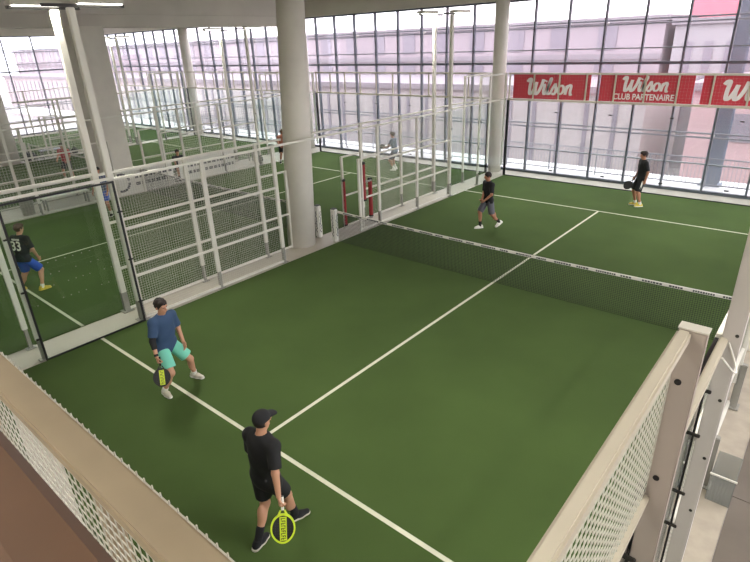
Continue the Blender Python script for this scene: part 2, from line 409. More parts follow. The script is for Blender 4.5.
# red banners on the mesh band
def banner(x0, x1, label, line2, tx, sx=1.0):
    t = thing('banner', label, 'banner', (0, 10.122, 0), 0, 'red banners over the back wall')
    MB().box((x0, 0, 3.06), (x1, 0.006, 3.93)).build('sheet', M['banner'], t)
    me = wilson_mesh(0.46 if line2 else 0.56)
    me.materials.append(M['banwhite'])
    o = link('lettering', me, t); o.rotation_euler = (PI / 2, 0, 0); o.location = (tx, -0.006, 3.64 if line2 else 3.50); o['label'] = 'white script lettering'
    if line2:
        me = text_mesh('CLUB PARTENAIRE', 0.27, 0.0, 0.006, 0.002, 0.86); me.materials.append(M['banwhite'])
        o = link('lettering', me, t); o.rotation_euler = (PI / 2, 0, 0); o.location = (tx, -0.006, 3.22); o['label'] = 'white capital lettering'
    return t
def ribbon(mb, pts, w, z=0.0, d=0.003):
    """flat stroke through 2-D points"""
    P = [Vector((p[0], p[1])) for p in pts]
    # Catmull-Rom
    Q = []
    for i in range(len(P) - 1):
        a = P[max(i - 1, 0)]; b = P[i]; c = P[i + 1]; e = P[min(i + 2, len(P) - 1)]
        for k in range(8):
            t = k / 8
            Q.append(0.5 * ((2 * b) + (c - a) * t + (2 * a - 5 * b + 4 * c - e) * t * t + (3 * b - a - 3 * c + e) * t ** 3))
    Q.append(P[-1]); n = len(Q); vs = []
    for i, q in enumerate(Q):
        dv = (Q[min(i + 1, n - 1)] - Q[max(i - 1, 0)])
        dv = dv.normalized() if dv.length > 1e-6 else Vector((1, 0))
        # brush: wider on near vertical strokes
        ww = w * (0.80 + 0.40 * abs(dv.y))
        nn = Vector((-dv.y, dv.x)) * ww / 2
        for s in (1, -1):
            vs.append((q.x + nn.x * s, q.y + nn.y * s, z + d)); vs.append((q.x + nn.x * s, q.y + nn.y * s, z))
    fs = []
    for i in range(n - 1):
        a = i * 4; b = a + 4
        fs += [(a, b, b + 2, a + 2), (a + 1, a + 3, b + 3, b + 1), (a, a + 1, b + 1, b), (a + 2, b + 2, b + 3, a + 3)]
    fs += [(0, 2, 3, 1), ((n - 1) * 4, (n - 1) * 4 + 1, (n - 1) * 4 + 3, (n - 1) * 4 + 2)]
    mb.add(vs, fs)
def wilson_mesh(h):
    b = MB()
    W = [(-0.06, 0.80), (0.04, 0.98), (0.16, 0.94), (0.15, 0.5), (0.20, 0.05), (0.34, 0.08), (0.48, 0.45), (0.55, 0.80), (0.53, 0.40), (0.58, 0.05), (0.72, 0.08), (0.88, 0.50), (0.96, 0.98)]
    ribbon(b, W[:8], 0.17)
    ribbon(b, W[7:], 0.17, 0.002)
    ribbon(b, [(1.02, 0.55), (1.10, 0.62), (1.08, 0.25), (1.14, 0.03), (1.26, 0.10)], 0.15)
    ribbon(b, [(1.12, 0.82), (1.16, 0.90)], 0.16)
    ribbon(b, [(1.26, 0.12), (1.36, 0.5), (1.47, 0.95), (1.40, 1.02), (1.34, 0.6), (1.36, 0.08), (1.50, 0.06), (1.60, 0.25)], 0.13, 0.0015)
    ribbon(b, [(1.58, 0.22), (1.74, 0.66), (1.80, 0.58), (1.86, 0.25), (1.78, 0.03), (1.64, 0.10)], 0.14, 0.0035)
    o = [(2.16 + 0.17 * math.cos(a + PI / 2), 0.33 + 0.27 * math.sin(a + PI / 2)) for a in [2 * PI * k / 12 for k in range(13)]]
    ribbon(b, o, 0.14)
    ribbon(b, [(2.46, 0.60), (2.50, 0.50), (2.48, 0.03)], 0.15)
    ribbon(b, [(2.50, 0.35), (2.64, 0.62), (2.76, 0.56), (2.76, 0.25), (2.80, 0.03), (2.90, 0.08)], 0.14, 0.002)
    k = h
    b.v = [((v[0] - 1.42 + 0.12 * v[1]) * k * 1.10, (v[1] - 0.5) * k, v[2]) for v in b.v]
    return b.mesh('lettering', [])
banner(-4.86, -1.86, 'red banner nearest the corner column with one white script word', False, -3.42, 1)
banner(-1.52, 1.46, 'red banner in the middle with white script word over small capitals', True, -0.05)
banner(1.70, 4.80, 'red banner cut off by the right edge of the photo', False, 3.15)

# ------------------------------------------------------------------ nets
def net(cx, label, detail):
    t = thing('padel_net', label, 'net', (cx, 0, 0))
    def top(u): x = -5 + 10 * u; return 0.86 + 0.05 * (x / 5) ** 2
    n = 250 if detail else 100
    MB().wiregrid(lambda u, v: (-5.0 + 10.0 * u, 0, 0.015 + v * (top(u) - 0.03)), n, 1, 0.0034 if detail else 0.003).build('net_cords_upright', M['net'], t)
    b = MB()
    nv = 22 if detail else 10
    for j in range(nv):
        for k in range(10):
            a0 = k / 10; a1 = (k + 1) / 10; v = j / nv
            b.bar((-5 + 10 * a0, 0, 0.015 + v * (top(a0) - 0.03)), (-5 + 10 * a1, 0, 0.015 + v * (top(a1) - 0.03)), 0.0034 if detail else 0.003)
    b.build('net_cords', M['net'], t)
    tb = MB(); vs = []; fs = []
    K = 40
    for k in range(K + 1):
        u = k / K; x = -5.0 + 10 * u; z = top(u)
        vs += [(x, -0.014, z - 0.035), (x, -0.014, z + 0.02), (x, 0.0, z + 0.03), (x, 0.014, z + 0.02), (x, 0.014, z - 0.035)]
    for k in range(K):
        for j in range(4): a = k * 5 + j; fs.append((a, a + 5, a + 6, a + 1))
    tb.add(vs, fs)
    if detail:
        pr = tb; x = -4.75
        i = 0
        while x < 4.7:
            z = top((x + 5) / 10)
            ln = 0.36 if i % 2 == 0 else 0.2
            # small blocks of print: a row of short letter-like dashes
            q = x
            while q < x + ln:
                w = random.uniform(0.025, 0.05)
                zq = top((q + 5) / 10)
                pr.box((q, -0.0165, zq - 0.025), (q + w, -0.0135, zq + 0.010), 1); q += w + 0.012
            x += ln + (0.12 if i % 2 == 0 else 0.2); i += 1
    tb.build('tape', [M['tape'], M['print']], t)
    for x in (-5.1, 5.1):
        p = MB().bbox((x - 0.05, -0.05, 0), (x + 0.05, 0.05, 0.95), 0.01).build('net_post', M['white'], t)
    return t
N1 = net(0.0, 'black net with white printed tape across the nearest court', True)
net(CX[1], 'net across the middle court seen through the side fences', True)
net(CX[2], 'net across the far left court', False)
net(CX[3], 'net across the farthest court', False)
def post_cover(x, y, label, lean=0.0):
    t = thing('net_post_cover', label, 'post cover', (x, y, 0), 0)
    b = MB().bbox((-0.09, -0.08, 0.0), (0.09, 0.08, 0.97), 0.03)
    b.build('cover', M['tape'], t)
    MB().bbox((-0.08, -0.07, 0.965), (0.08, 0.07, 0.985), 0.008).build('cap', M['black'], t)
    for face in (0, 1):
        pr = MB(); q = [(0.02 * math.sin(2.1 * k + face) + 0.012 * math.sin(5.3 * k), 0.16 + 0.035 * k + 0.02 * math.sin(2.9 * k)) for k in range(19)]
        ribbon(pr, q, 0.018)
        pr.v = [(v[0], -0.0795 - v[2], v[1]) if face == 0 else (0.0895 + v[2], v[0], v[1]) for v in pr.v]
        pr.build('print', M['print'], t)
    return t
post_cover(-5.13, 0.0, 'white printed pad around the left net post of the nearest court')
post_cover(-5.80, -0.0, 'white printed pad on the middle court net post, right of the round column')
# red padded gate posts
def pad(x, y, z0, z1, label):
    t = thing('post_pad', label, 'pad', (x, y, 0), 0, 'red pads at the gates')
    MB().bbox((-0.05, -0.055, z0), (0.05, 0.055, z1), 0.02).build('sleeve', M['redpad'], t)
    MB().bbox((-0.055, -0.06, z1 - 0.06), (0.055, 0.06, z1 + 0.03), 0.015).build('cap', M['black'], t)
    MB().bbox((-0.055, -0.06, z0 - 0.02), (0.055, 0.06, z0 + 0.05), 0.015).build('cap', M['black'], t)
pad(-5.77, 1.12, 0.06, 1.5, 'dark red padded post leftmost, nearest the net post')
pad(-5.10, 1.30, 0.92, 2.05, 'dark red pad fixed high on the middle gate post')
pad(-5.16, 1.66, 0.34, 1.5, 'dark red padded post right of the high red pad')
MB0 = thing('gate_frame', 'tall white gate post carrying the high dark red pad', 'gate post', (-5.1, 1.22, 0))
MB().bbox((-0.03, -0.03, 0), (0.03, 0.03, 3.0), 0.006).build('post', M['white'], MB0)
for z in (0.3, 1.45): MB().box((-0.03, 0.03, z), (0.03, 0.42, z + 0.04)).build('hinge_arm', M['galv'], MB0)

# ------------------------------------------------------------------ light masts
def mast(x, y, off, label, power, aim, w=(0.10, 0.12)):
    t = thing('light_mast', label, 'light mast', (x, y, 0), 0, 'court light masts')
    MB().bbox((-w[0] / 2, -w[1] / 2, 0.45), (w[0] / 2, w[1] / 2, 6.0), 0.01).build('pole', M['white'], t)
    MB().box((-0.05, -0.06, 0.0), (0.05, 0.06, 0.45)).box((-0.11, -0.12, 0), (0.11, 0.12, 0.015)).build('pole_foot', M['galv'], t)
    MB().cbox((0, off / 2, 6.03), (0.08, abs(off) + 0.9, 0.05)).build('crossarm', M['clamp'], t)
    h = MB().bbox((-0.16, off - 0.42, 6.06), (0.16, off + 0.42, 6.14), 0.02).build('lamp_head', M['white'], t)
    MB().box((-0.13, off - 0.38, 6.045), (0.13, off + 0.38, 6.062)).build('led_panel', M['led'], h)
    ld = bpy.data.lights.new('court_lamp', 'AREA'); ld.shape = 'RECTANGLE'; ld.size = 0.26; ld.size_y = 0.76; ld.energy = power; ld.color = (1.0, 0.97, 0.90); ld.spread = 2.0
    lo = bpy.data.objects.new('court_lamp', ld); COL.objects.link(lo); lo.parent = t; lo.location = (0, off, 6.03); lo.rotation_euler = (0, math.radians(-36) * aim, 0)
    return t
PW = 200
mast(-5.12, -6, 0.5, 'tall white light mast beside the black-framed glass panel, right one of the near pair', PW, 1)
mast(-5.80, -6, -0.3, 'tall white light mast of the middle court, left one of the near pair', PW, -1)
mast(-5.12, 6, 0.5, 'slim light mast beyond the net, right one of the far pair', PW, 1)
mast(-5.80, 6, -0.4, 'slim light mast beyond the net, left one of the far pair', PW, -1)
mast(-15.95, 6, 0.4, 'light mast left of the thick round column, right one of its pair', PW, 1)
mast(-17.85, 6, -0.4, 'light mast left of the thick round column, left one of its pair', PW, -1)
mast(-15.95, -6, 0.4, 'light mast at the left edge of the middle court, near end', PW, 1)
mast(-17.85, -6, -0.4, 'light mast at the right edge of the far left court, near end', PW, -1)
mast(-27.95, 6, 0.4, 'light mast of the far left court before the back glazing', PW, 1)
mast(-28.75, 6, -0.4, 'light mast of the farthest court, left of its pair', PW, -1)
mast(5.20, 6, 0.5, 'light mast on the right side of the nearest court beyond the net', PW, -1, (0.16, 0.12))

# ------------------------------------------------------------------ near right fence
CLAMP_WIDE = MB().bbox((-0.03, -0.07, -0.014), (0.06, -0.045, 0.014), 0.005).bbox((-0.01, -0.07, -0.01), (0.01, 0.0, 0.01), 0.004).mesh('clamp', M['clamp'])
t = thing('court_side_fence', 'white mesh topped fence on the right close to the camera', 'fence', (5.0, 0, 0))
MB().bbox((0.112, -9.98, 3.94), (0.172, -8.0, 4.0), 0.01).build('top_rail', M['cream'], t)
MB().bbox((0.10, -9.98, 2.94), (0.15, -8.0, 2.99), 0.008).build('bottom_rail', M['cream'], t)
MB().wiregrid(lambda u, v: (0.125, -9.98 + 1.97 * u, 2.97 + 0.97 * v), 39, 20, 0.003).build('wire_mesh', M['wire'], t)
p = MB().bbox((0.115, -8.0, 0.0), (0.235, -7.94, 4.0), 0.006).build('post', M['taupe_shade'], t)
MB().box((0.112, -8.0, 4.0), (0.238, -7.93, 4.008)).build('post_cap', M['white'], p)
b = MB()
for z in (3.72, 3.12, 2.4): b.tube((0.16, -8.006, z), (0.16, -7.99, z), 0.016, 12)
b.build('bolt', M['black'], p)
MB().cbox((0.105, -8.02, 3.02), (0.04, 0.05, 0.10)).build('bracket', M['clamp'], p)
MB().bbox((0.12, -7.94, 3.0), (0.18, -6.03, 3.06), 0.01).build('handrail', M['cream'], t)
for y0, nm in ((-10, 0), (-8, 1)):
    gp = link('glass_panel', GLASS, t, (0.10, y0, 0))
    if nm: link('black_frame', FRAME, gp)
    for z in (0.45, 1.05, 1.45, 2.1, 2.55): link('clamp', CLAMP_WIDE, gp, (0.0, 2.0, z))
for y in (-4, -2):
    pp = link('post', POST, t, (0.12, y, 0)); link('post_foot', MB().bbox((0.0, -0.05, 0.0), (0.10, 0.04, 0.75), 0.01).box((-0.04, -0.1, 0.0), (0.13, 0.09, 0.015)).mesh('post_foot', M['galv']), pp)
for y in (-6, -4):
    link('wire_mesh', MESH, t, (0.085, y, 0.02))
    for z in (0.05, 1.0, 2.02, 3.03): link('rail', RAIL, t, (0.11, y, z))
cb = MB(); pts = []
for k in range(15):
    a = k / 14; pts.append((0.19 + 0.10 * math.sin(PI * a), -6.35 + 0.28 * a, 3.04 - 0.16 * math.sin(PI * a)))
cb.path(pts, 0.008, 6).build('cable', M['white'], t)
t = mast(5.20, -6, 0.5, 'broad taupe light mast close to the camera on the right', PW, -1, (0.13, 0.10))
[c for c in t.children if c.name.startswith('pole') and 'foot' not in c.name][0].data.materials[0] = M['taupe']
b = MB()
for z in (1.3, 1.9, 2.5, 3.1, 3.6): b.tube((0.03, -0.055, z), (0.03, -0.045, z), 0.014, 10)
b.build('bolt', M['clamp'], t)
side_fence(5.0, 1, 1, 'white side fence on the right of the nearest court beyond the net', False)
t = thing('plastic_bin', 'small clear ribbed plastic bin on the pale concrete walkway', 'bin', (5.36, -4.05, -0.012))
b = MB()
b.box((-0.13, -0.2, 0), (-0.124, 0.3, 0.4)).box((0.124, -0.2, 0), (0.13, 0.3, 0.4)).box((-0.124, -0.2, 0), (0.124, -0.194, 0.4)).box((-0.124, 0.294, 0), (0.124, 0.3, 0.4)).box((-0.124, -0.194, 0), (0.124, 0.294, 0.006))
b.build('tub', M['clearplastic'], t)
b = MB()
for k in range(6): b.box((-0.1 + k * 0.036, -0.208, 0.02), (-0.085 + k * 0.036, -0.2, 0.38))
b.build('ribs', M['clearplastic'], t)
MB().tube((-0.14, -0.2, 0.4), (0.14, -0.2, 0.4), 0.014).build('rim_bar', M['white'], t)

# ------------------------------------------------------------------ back fence next to the camera (y = -10)
t = thing('court_back_wall', 'beige topped mesh fence in the bottom left foreground', 'fence', (0, -10.0, 0))
MB().bbox((-5, -0.18, 3.95), (5.0, -0.06, 4.0), 0.008).build('top_beam', M['beige'], t)
MB().bbox((-5, -0.15, 2.96), (5.0, -0.09, 3.01), 0.008).build('bottom_beam', M['beige'], t)
MB().wiregrid(lambda u, v: (-5 + 10 * u, -0.165 - 0.004 * 0, 3.0 + 0.96 * v), 200, 20, 0.0026).build('wire_mesh', M['wire'], t)
b = MB()
for k in range(200):
    x = -4.98 + 0.05 * k
    b.tube((x, -0.055, 3.93), (x, -0.055, 4.004), 0.004, 5, r1=0.003)
b.bar((-5, -0.055, 3.985), (5, -0.055, 3.985), 0.004)
b.build('wire_tips', M['wire'], t)
for x in (-4.9, -3, -1, 1.0, 2.2, 3.76):
    MB().box((x - 0.03, -0.14, 0.0), (x + 0.03, -0.08, 3.95)).build('post', M['beige'], t)
for k in range(5): MB().box((-5 + 2 * k + 0.01, -0.006, 0.03), (-5 + 2 * k + 1.99, 0.006, 3.0)).build('glass_panel', M['glass'], t)
for x0, x1, lb in ((0.9, 1.95, 'white back of a banner behind the foreground mesh, far left'), (2.38, 3.04, 'white back of a banner behind the foreground mesh, middle of three'), (3.86, 4.75, 'white back of a banner behind the foreground mesh, nearest the camera')):
    o = tag(MB().box((x0, -10.045, 3.06), (x1, -10.04, 3.93)).build('banner', M['tarp']), lb, 'banner', 'white banner backs in the foreground fence')

# dots stuck on the black framed glass panel
dots = {1.10: (-8.24, -7.86, -7.41, -7.27, -7.13, -6.99, -6.69, -6.55, -6.40), 1.39: (-7.51, -7.25, -7.11, -6.98, -6.85, -6.57, -6.43), 1.61: (-7.51, -7.36, -7.06, -6.78, -6.64), 1.83: (-7.5, -7.36, -7.2, -7.06, -6.9, -6.75)}
b = MB()
for z, L in dots.items():
    for y in L:
        if -7.95 < y < -6.05: b.tube((-4.996 , y, z), (-4.999, y, z), 0.009, 10)
fence = [o for o in bpy.data.objects if o.name.startswith('court_side_fence')][0]
gp = [c for c in fence.children if c.name.startswith('glass_panel')][0]
o = b.build('dot_stickers', M['galv'], None); o.parent = gp; o.matrix_parent_inverse = Matrix.Identity(4); o.location = (-gp.location.x + 5.0, -gp.location.y, 0)

# ------------------------------------------------------------------ furniture between the middle and the far court
def bench(x, y, ln, label, mt):
    t = thing('bench', label, 'bench', (x, y, -0.012), 0, 'benches between the courts')
    MB().bbox((-0.2, -ln / 2, 0.42), (0.2, ln / 2, 0.47), 0.01).build('seat', mt, t)
    for yy in (-ln / 2 + 0.1, ln / 2 - 0.1):
        MB().box((-0.17, yy - 0.025, 0), (-0.12, yy + 0.025, 0.42)).build('leg', M['galv'], t); MB().box((0.12, yy - 0.025, 0), (0.17, yy + 0.025, 0.42)).build('leg', M['galv'], t)
bench(-16.5, -2.9, 1.7, 'white bench left of the two near masts, seen through the black-framed glass', M['white'])
bench(-28.36, 1.2, 1.3, 'pale lavender bench far on the left beyond the far left court', mat('pale lavender', (205, 205, 222), 0.6))
bench(-17.2, 5.6, 1.8, 'grey bench behind the middle court left of the round column', M['galv'])
bench(-17.3, 3.0, 1.6, 'grey bench beside the dark haired seated person', M['galv'])
t = thing('waste_bin', 'dark grey bin at the end of the white bench', 'bin', (-16.5, -4.25, -0.012))
MB().lathe([(0, 0), (0.2, 0), (0.24, 0.62), (0.22, 0.62), (0.2, 0.6), (0, 0.6)], 20).build('tub', M['galv'], t)
MB().lathe([(0.245, 0.6), (0.25, 0.64), (0.0, 0.70)], 20).build('lid', M['black'], t)
def bag(x, y, label, mt, s=1.0):
    t = thing('sports_bag', label, 'bag', (x, y, -0.012), random.uniform(0, 3), 'bags between the courts')
    b = MB(); vs = []; n = 14
    for k, (xx, r) in enumerate(((-0.3, 0.12), (-0.26, 0.16), (-0.1, 0.18), (0.1, 0.18), (0.26, 0.16), (0.3, 0.12))):
        for i in range(n):
            a = 2 * PI * i / n; vs.append((xx * s, r * s * math.cos(a), max(0, r * s * (1 + math.sin(a)))))
    fs = [(k * n + i, k * n + (i + 1) % n, (k + 1) * n + (i + 1) % n, (k + 1) * n + i) for k in range(5) for i in range(n)]
    b.add(vs, fs + [tuple(range(n - 1, -1, -1)), tuple(range(5 * n, 6 * n))]); b.build('body', mt, t, True)
    MB().path([(-0.14 * s, 0, 0.35 * s), (-0.1 * s, 0, 0.46 * s), (0.1 * s, 0, 0.46 * s), (0.14 * s, 0, 0.35 * s)], 0.012).build('handle', M['black'], t)
bag(-28.36, 0.0, 'black sports bag left of the lavender bench', M['charcoal'], 1.3)
bag(-28.36, 2.4, 'dark bag right of the lavender bench', M['black_cloth'])
bag(-16.4, 3.4, 'dark bag on the floor behind the middle court net', M['charcoal'])
bag(-16.6, 6.4, 'small dark bag by the grey bench', M['charcoal'], 0.8)
def lowbanner(y0, y1, label, ring):
    t = thing('banner', label, 'banner', (-16.05, 0, 0))
    pr = MB().box((-0.01, y0, -0.01), (0.0, y1, 0.98)); ym = y0 + 0.7
    if ring:
        for k in range(24):
            a = 2 * PI * k / 24
            if k % 8 == 0: continue
            pr.cbox((0.003, ym + 0.34 * math.cos(a), 0.5 + 0.34 * math.sin(a)), (0.006, 0.09, 0.09), 1)
        ym += 0.9
    for row, h in ((0.68, 0.2), (0.36, 0.12)):
        y = ym - 0.3
        while y < y1 - 0.2:
            w = random.uniform(0.08, 0.2); pr.box((0, y, row - h / 2), (0.006, y + w, row + h / 2), 1); y += w + 0.06
    pr.build('sheet', [M['tape'], M['print']], t)
lowbanner(-1.6, 1.4, 'white banner with a dark round logo on the low fence behind the middle court', True)
lowbanner(1.7, 4.6, 'white banner with dark lettering right of the round logo banner', False)

# ------------------------------------------------------------------ outside
struct(MB().box((-70, 11.2, -0.4), (40, 13.5, -0.06)).build('floor_terrace', M['terrace']))
struct(MB().box((-160, -120, -3.6), (120, 160, -3.4)).build('floor_street', M['ground']))
struct(MB().box((-44, -30, -0.4), (-40.6, 11.2, -0.06)).build('floor_terrace_left', M['terrace']))
t = thing('terrace_railing', 'pale barred railing outside the back glazing', 'railing', (0, 12.2, -0.06))
MB().box((-34, -0.025, 1.02), (12, 0.025, 1.06)).build('handrail', M['transom'], t)
MB().box((-34, -0.02, 0.08), (12, 0.02, 0.12)).build('bottom_rail', M['transom'], t)
b = MB(); x = -34.0
while x < 12: b.box((x - 0.009, -0.009, 0.12), (x + 0.009, 0.009, 1.02)); x += 0.13
o = b.build('balusters', M['transom'], t); o['kind'] = 'stuff'
for k in range(24): MB().box((-34 + 2 * k - 0.02, -0.03, 0), (-34 + 2 * k + 0.02, 0.03, 1.02)).build('post', M['transom'], t)
t = thing('steel_column', 'broad blue grey steel column outside the glazing at the right', 'column', (2.1, 12.7, -0.06))
MB().box((-0.26, -0.24, 0), (0.26, -0.2, 7.5)).box((-0.26, 0.2, 0), (0.26, 0.24, 7.5)).box((-0.03, -0.2, 0), (0.03, 0.2, 7.5)).build('shaft', M['steelblue'], t)
MB().box((-0.36, -0.34, 0), (0.36, 0.34, 0.04)).build('base_plate', M['steelblue'], t)

def building(name, label, x0, x1, y, z1, m, wins=None, axis='x', band=None, depth=8):
    """facade towards the hall; axis 'x': plane y; axis 'y': plane x=y, running x0..x1 in y"""
    t = thing('building', label, 'building', (0, 0, -3.4))
    z1 += 3.4
    def B(u0, u1, d0, d1, za, zb): return ((u0, d0, za), (u1, d1, zb)) if axis == 'x' else ((-d1, u0, za), (-d0, u1, zb))
    MB().box(*B(x0, x1, y, y + depth, 0, z1)).build('wall', m, t)
    MB().box(*B(x0 - 0.2, x1 + 0.2, y - 0.25, y + depth, z1, z1 + 0.35)).build('parapet', M['bldg_band'], t)
    if band:
        for z in band: MB().box(*B(x0, x1, y - 0.15, y, z + 3.4, z + 3.75)).build('string_course', M['bldg_band'], t)
    if wins:
        w, h, step, rows = wins
        u = x0 + step * 0.6
        while u + w < x1:
            for z in rows:
                f = MB().box(*B(u, u + w, y - 0.06, y, z + 3.4, z + 3.4 + h)).build('window', M['bldg_win'], t)
            u += step
    return t
building('b', 'long pale lavender building across the street behind the back glazing', -120, -4.9, 31, 5.9, M['bldg'], (1.3, 1.7, 3.4, (1.6, 4.2)), band=(3.6,))
building('b', 'pale grey building with vertical cladding behind the middle banner', -4.3, 3.2, 31, 5.6, M['bldg_grey'], (0.5, 5.0, 1.15, (-0.4,)))
building('b', 'low white clad building behind the railing at the back', -100, -3.0, 22, 2.2, mat('white cladding', (184, 174, 174), 0.8, noise=(0.5, 0.04)), (0.25, 4.4, 1.6, (-2.6,)))
building('b', 'low pink building behind the steel column on the right', -0.5, 16, 20.5, 2.6, M['bldg_pink'], (0.9, 1.3, 3.1, (0.3,)))
building('b', 'tall coral red building at the top right', -5.7, 12, 41, 13, M['bldg_red'], (1.0, 1.6, 2.6, (9.5,)))
building('b', 'lavender apartment block seen through the left glazing', -30, 18, 122, 11.4, M['bldg'], (1.6, 2.0, 3.8, (1.2, 4.6)), axis='y', band=(4.0,))
building('b', 'low pink building in front of the lavender block on the left', -26, 18, 104, 4.4, M['bldg_pink'], (1.2, 1.6, 3.0, (0.0,)), axis='y')

# ------------------------------------------------------------------ people: signed distance fields + surface nets
class Field:
    def __init__(s, lo, hi, h):
        s.h = h; s.lo = np.array(lo, float) - 2 * h; n = np.ceil((np.array(hi) - s.lo) / h).astype(int) + 3
        s.n = n; s.d = np.full(tuple(n), 1.0, np.float32)
        s.ax = [s.lo[i] + h * np.arange(n[i]) for i in range(3)]
    def sub(s, lo, hi, pad):
        sl = []
        for i in range(3):
            a = int(np.clip((lo[i] - pad - s.lo[i]) / s.h, 0, s.n[i])); b = int(np.clip((hi[i] + pad - s.lo[i]) / s.h + 2, 0, s.n[i])); sl.append(slice(a, b))
        P = np.stack(np.meshgrid(s.ax[0][sl[0]], s.ax[1][sl[1]], s.ax[2][sl[2]], indexing='ij'), -1)
        return tuple(sl), P
    def put(s, sl, d, k):
        a = s.d[sl]; d = d.astype(np.float32)
        if k > 0:
            hh = np.maximum(k - np.abs(a - d), 0) / k; s.d[sl] = np.minimum(a, d) - hh * hh * k * 0.25
        else: s.d[sl] = np.minimum(a, d)
    def cone(s, a, b, r0, r1, k=0.02, A=None, clip=None):
        a = np.array(a, float); b = np.array(b, float); R = max(r0, r1) * (1.6 if A is not None else 1.0)
        sl, P = s.sub(np.minimum(a, b) - R, np.maximum(a, b) + R, k + 0.03)
        if P.size == 0: return
        d = cone_d(P, a, b, r0, r1, A)
        if clip: d = np.maximum(d, clip_d(P, clip))
        s.put(sl, d, k)
    def ell(s, c, r, Rm=None, k=0.02, clip=None):
        c = np.array(c, float); r = np.array(r, float); R = max(r)
        sl, P = s.sub(c - R, c + R, k + 0.02)
        if P.size == 0: return
        q = P - c
        if Rm is not None: q = q @ Rm
        q = q / r; l = np.sqrt((q * q).sum(-1)) + 1e-9; g = np.sqrt(((q / r) ** 2).sum(-1)) + 1e-9
        d = l * (l - 1) / g
        if clip: d = np.maximum(d, clip_d(P, clip))
        s.put(sl, d, k)
    def cut(s, p, n):
        """remove everything on the +n side of the plane through p"""
        X = np.stack(np.meshgrid(*s.ax, indexing='ij'), -1); s.d = np.maximum(s.d, ((X - np.array(p)) @ np.array(n)).astype(np.float32))
    def wrinkle(s, amp, f, seed=0):
        X, Y, Z = np.meshgrid(*s.ax, indexing='ij')
        s.d += (amp * (np.sin(f * X + 0.6 * f * Z + seed) * np.sin(0.8 * f * Y - 0.5 * f * Z + 1.3 * seed) + 0.5 * np.sin(1.7 * f * Z + 1.1 * f * X))).astype(np.float32)
    def verts_faces(s):
        d = s.d; neg = d < 0; nx, ny, nz = d.shape; h = s.h
        acc = np.zeros((nx - 1, ny - 1, nz - 1, 3), np.float32); cnt = np.zeros((nx - 1, ny - 1, nz - 1), np.float32)
        for ax in range(3):
            sa = [slice(None)] * 3; sb = [slice(None)] * 3; sa[ax] = slice(0, -1); sb[ax] = slice(1, None)
            A_ = d[tuple(sa)]; B_ = d[tuple(sb)]; cr = (A_ < 0) != (B_ < 0); I = np.argwhere(cr)
            if len(I) == 0: continue
            av = A_[cr]; bv = B_[cr]; t = av / (av - bv); pt = I.astype(np.float32); pt[:, ax] += t
            o1, o2 = [i for i in range(3) if i != ax]
            for e1 in (0, 1):
                for e2 in (0, 1):
                    C_ = I.copy(); C_[:, o1] -= e1; C_[:, o2] -= e2
                    ok = (C_ >= 0).all(1) & (C_[:, 0] < nx - 1) & (C_[:, 1] < ny - 1) & (C_[:, 2] < nz - 1)
                    c = C_[ok]; np.add.at(acc, (c[:, 0], c[:, 1], c[:, 2]), pt[ok]); np.add.at(cnt, (c[:, 0], c[:, 1], c[:, 2]), 1)
        act = cnt > 0; idx = np.full(act.shape, -1, np.int64); idx[act] = np.arange(act.sum())
        V = s.lo + h * (acc[act] / cnt[act][:, None]); F = []
        for ax in range(3):
            sa = [slice(None)] * 3; sb = [slice(None)] * 3; sa[ax] = slice(0, -1); sb[ax] = slice(1, None)
            na = neg[tuple(sa)]; nb = neg[tuple(sb)]; o1, o2 = [(1, 2), (2, 0), (0, 1)][ax]
            for sign in (True, False):
                I = np.argwhere((na != nb) & (na == sign))
                if len(I) == 0: continue
                I = I[(I[:, o1] > 0) & (I[:, o2] > 0)]
                q = []
                for e1, e2 in ((1, 1), (0, 1), (0, 0), (1, 0)):
                    C_ = I.copy(); C_[:, o1] -= e1; C_[:, o2] -= e2; C_ = np.minimum(C_, np.array(act.shape) - 1)
                    q.append(idx[C_[:, 0], C_[:, 1], C_[:, 2]])
                q = np.stack(q, 1)
                if not sign: q = q[:, ::-1]
                F.append(q[(q >= 0).all(1)])
        F = np.concatenate(F) if F else np.zeros((0, 4), int)
        return V, F
    def build(s, name, m, parent):
        V, F = s.verts_faces()
        me = bpy.data.meshes.new(name); me.from_pydata(V.tolist(), [], F.tolist()); me.materials.append(m); me.update()
        return link(name, me, parent, smooth=True)
def cone_d(P, a, b, r0, r1, A=None):
    if A is not None:
        A = np.array(A, float); P = P @ A.T; a = A @ a; b = A @ b
    ab = b - a; L = max((ab * ab).sum(), 1e-9); t = np.clip(((P - a) @ ab) / L, 0, 1)
    d = np.sqrt(((P - a - t[..., None] * ab) ** 2).sum(-1)) - (r0 + t * (r1 - r0))
    return d if A is None else d * 0.85
def clip_d(P, clips):
    d = None
    for p, n in clips:
        q = (P - np.array(p)) @ np.array(n); d = q if d is None else np.maximum(d, q)
    return d
V3 = lambda *a: np.array(a, float)
def nrm(v): v = np.array(v, float); return v / (np.linalg.norm(v) + 1e-12)
def ik(a, c, l1, l2, pole):
    """two-bone joint between a and c; returns the middle joint and the reached end"""
    a = np.array(a, float); c = np.array(c, float); d = c - a; L = np.linalg.norm(d); L2 = min(L, (l1 + l2) * 0.995); d = d / L; c = a + d * L2
    x = (l1 * l1 - l2 * l2 + L2 * L2) / (2 * L2); hh = math.sqrt(max(l1 * l1 - x * x, 0)); p = np.array(pole, float); p = p - d * (p @ d); p = nrm(p)
    return a + d * x + p * hh, c
SHOES = {}
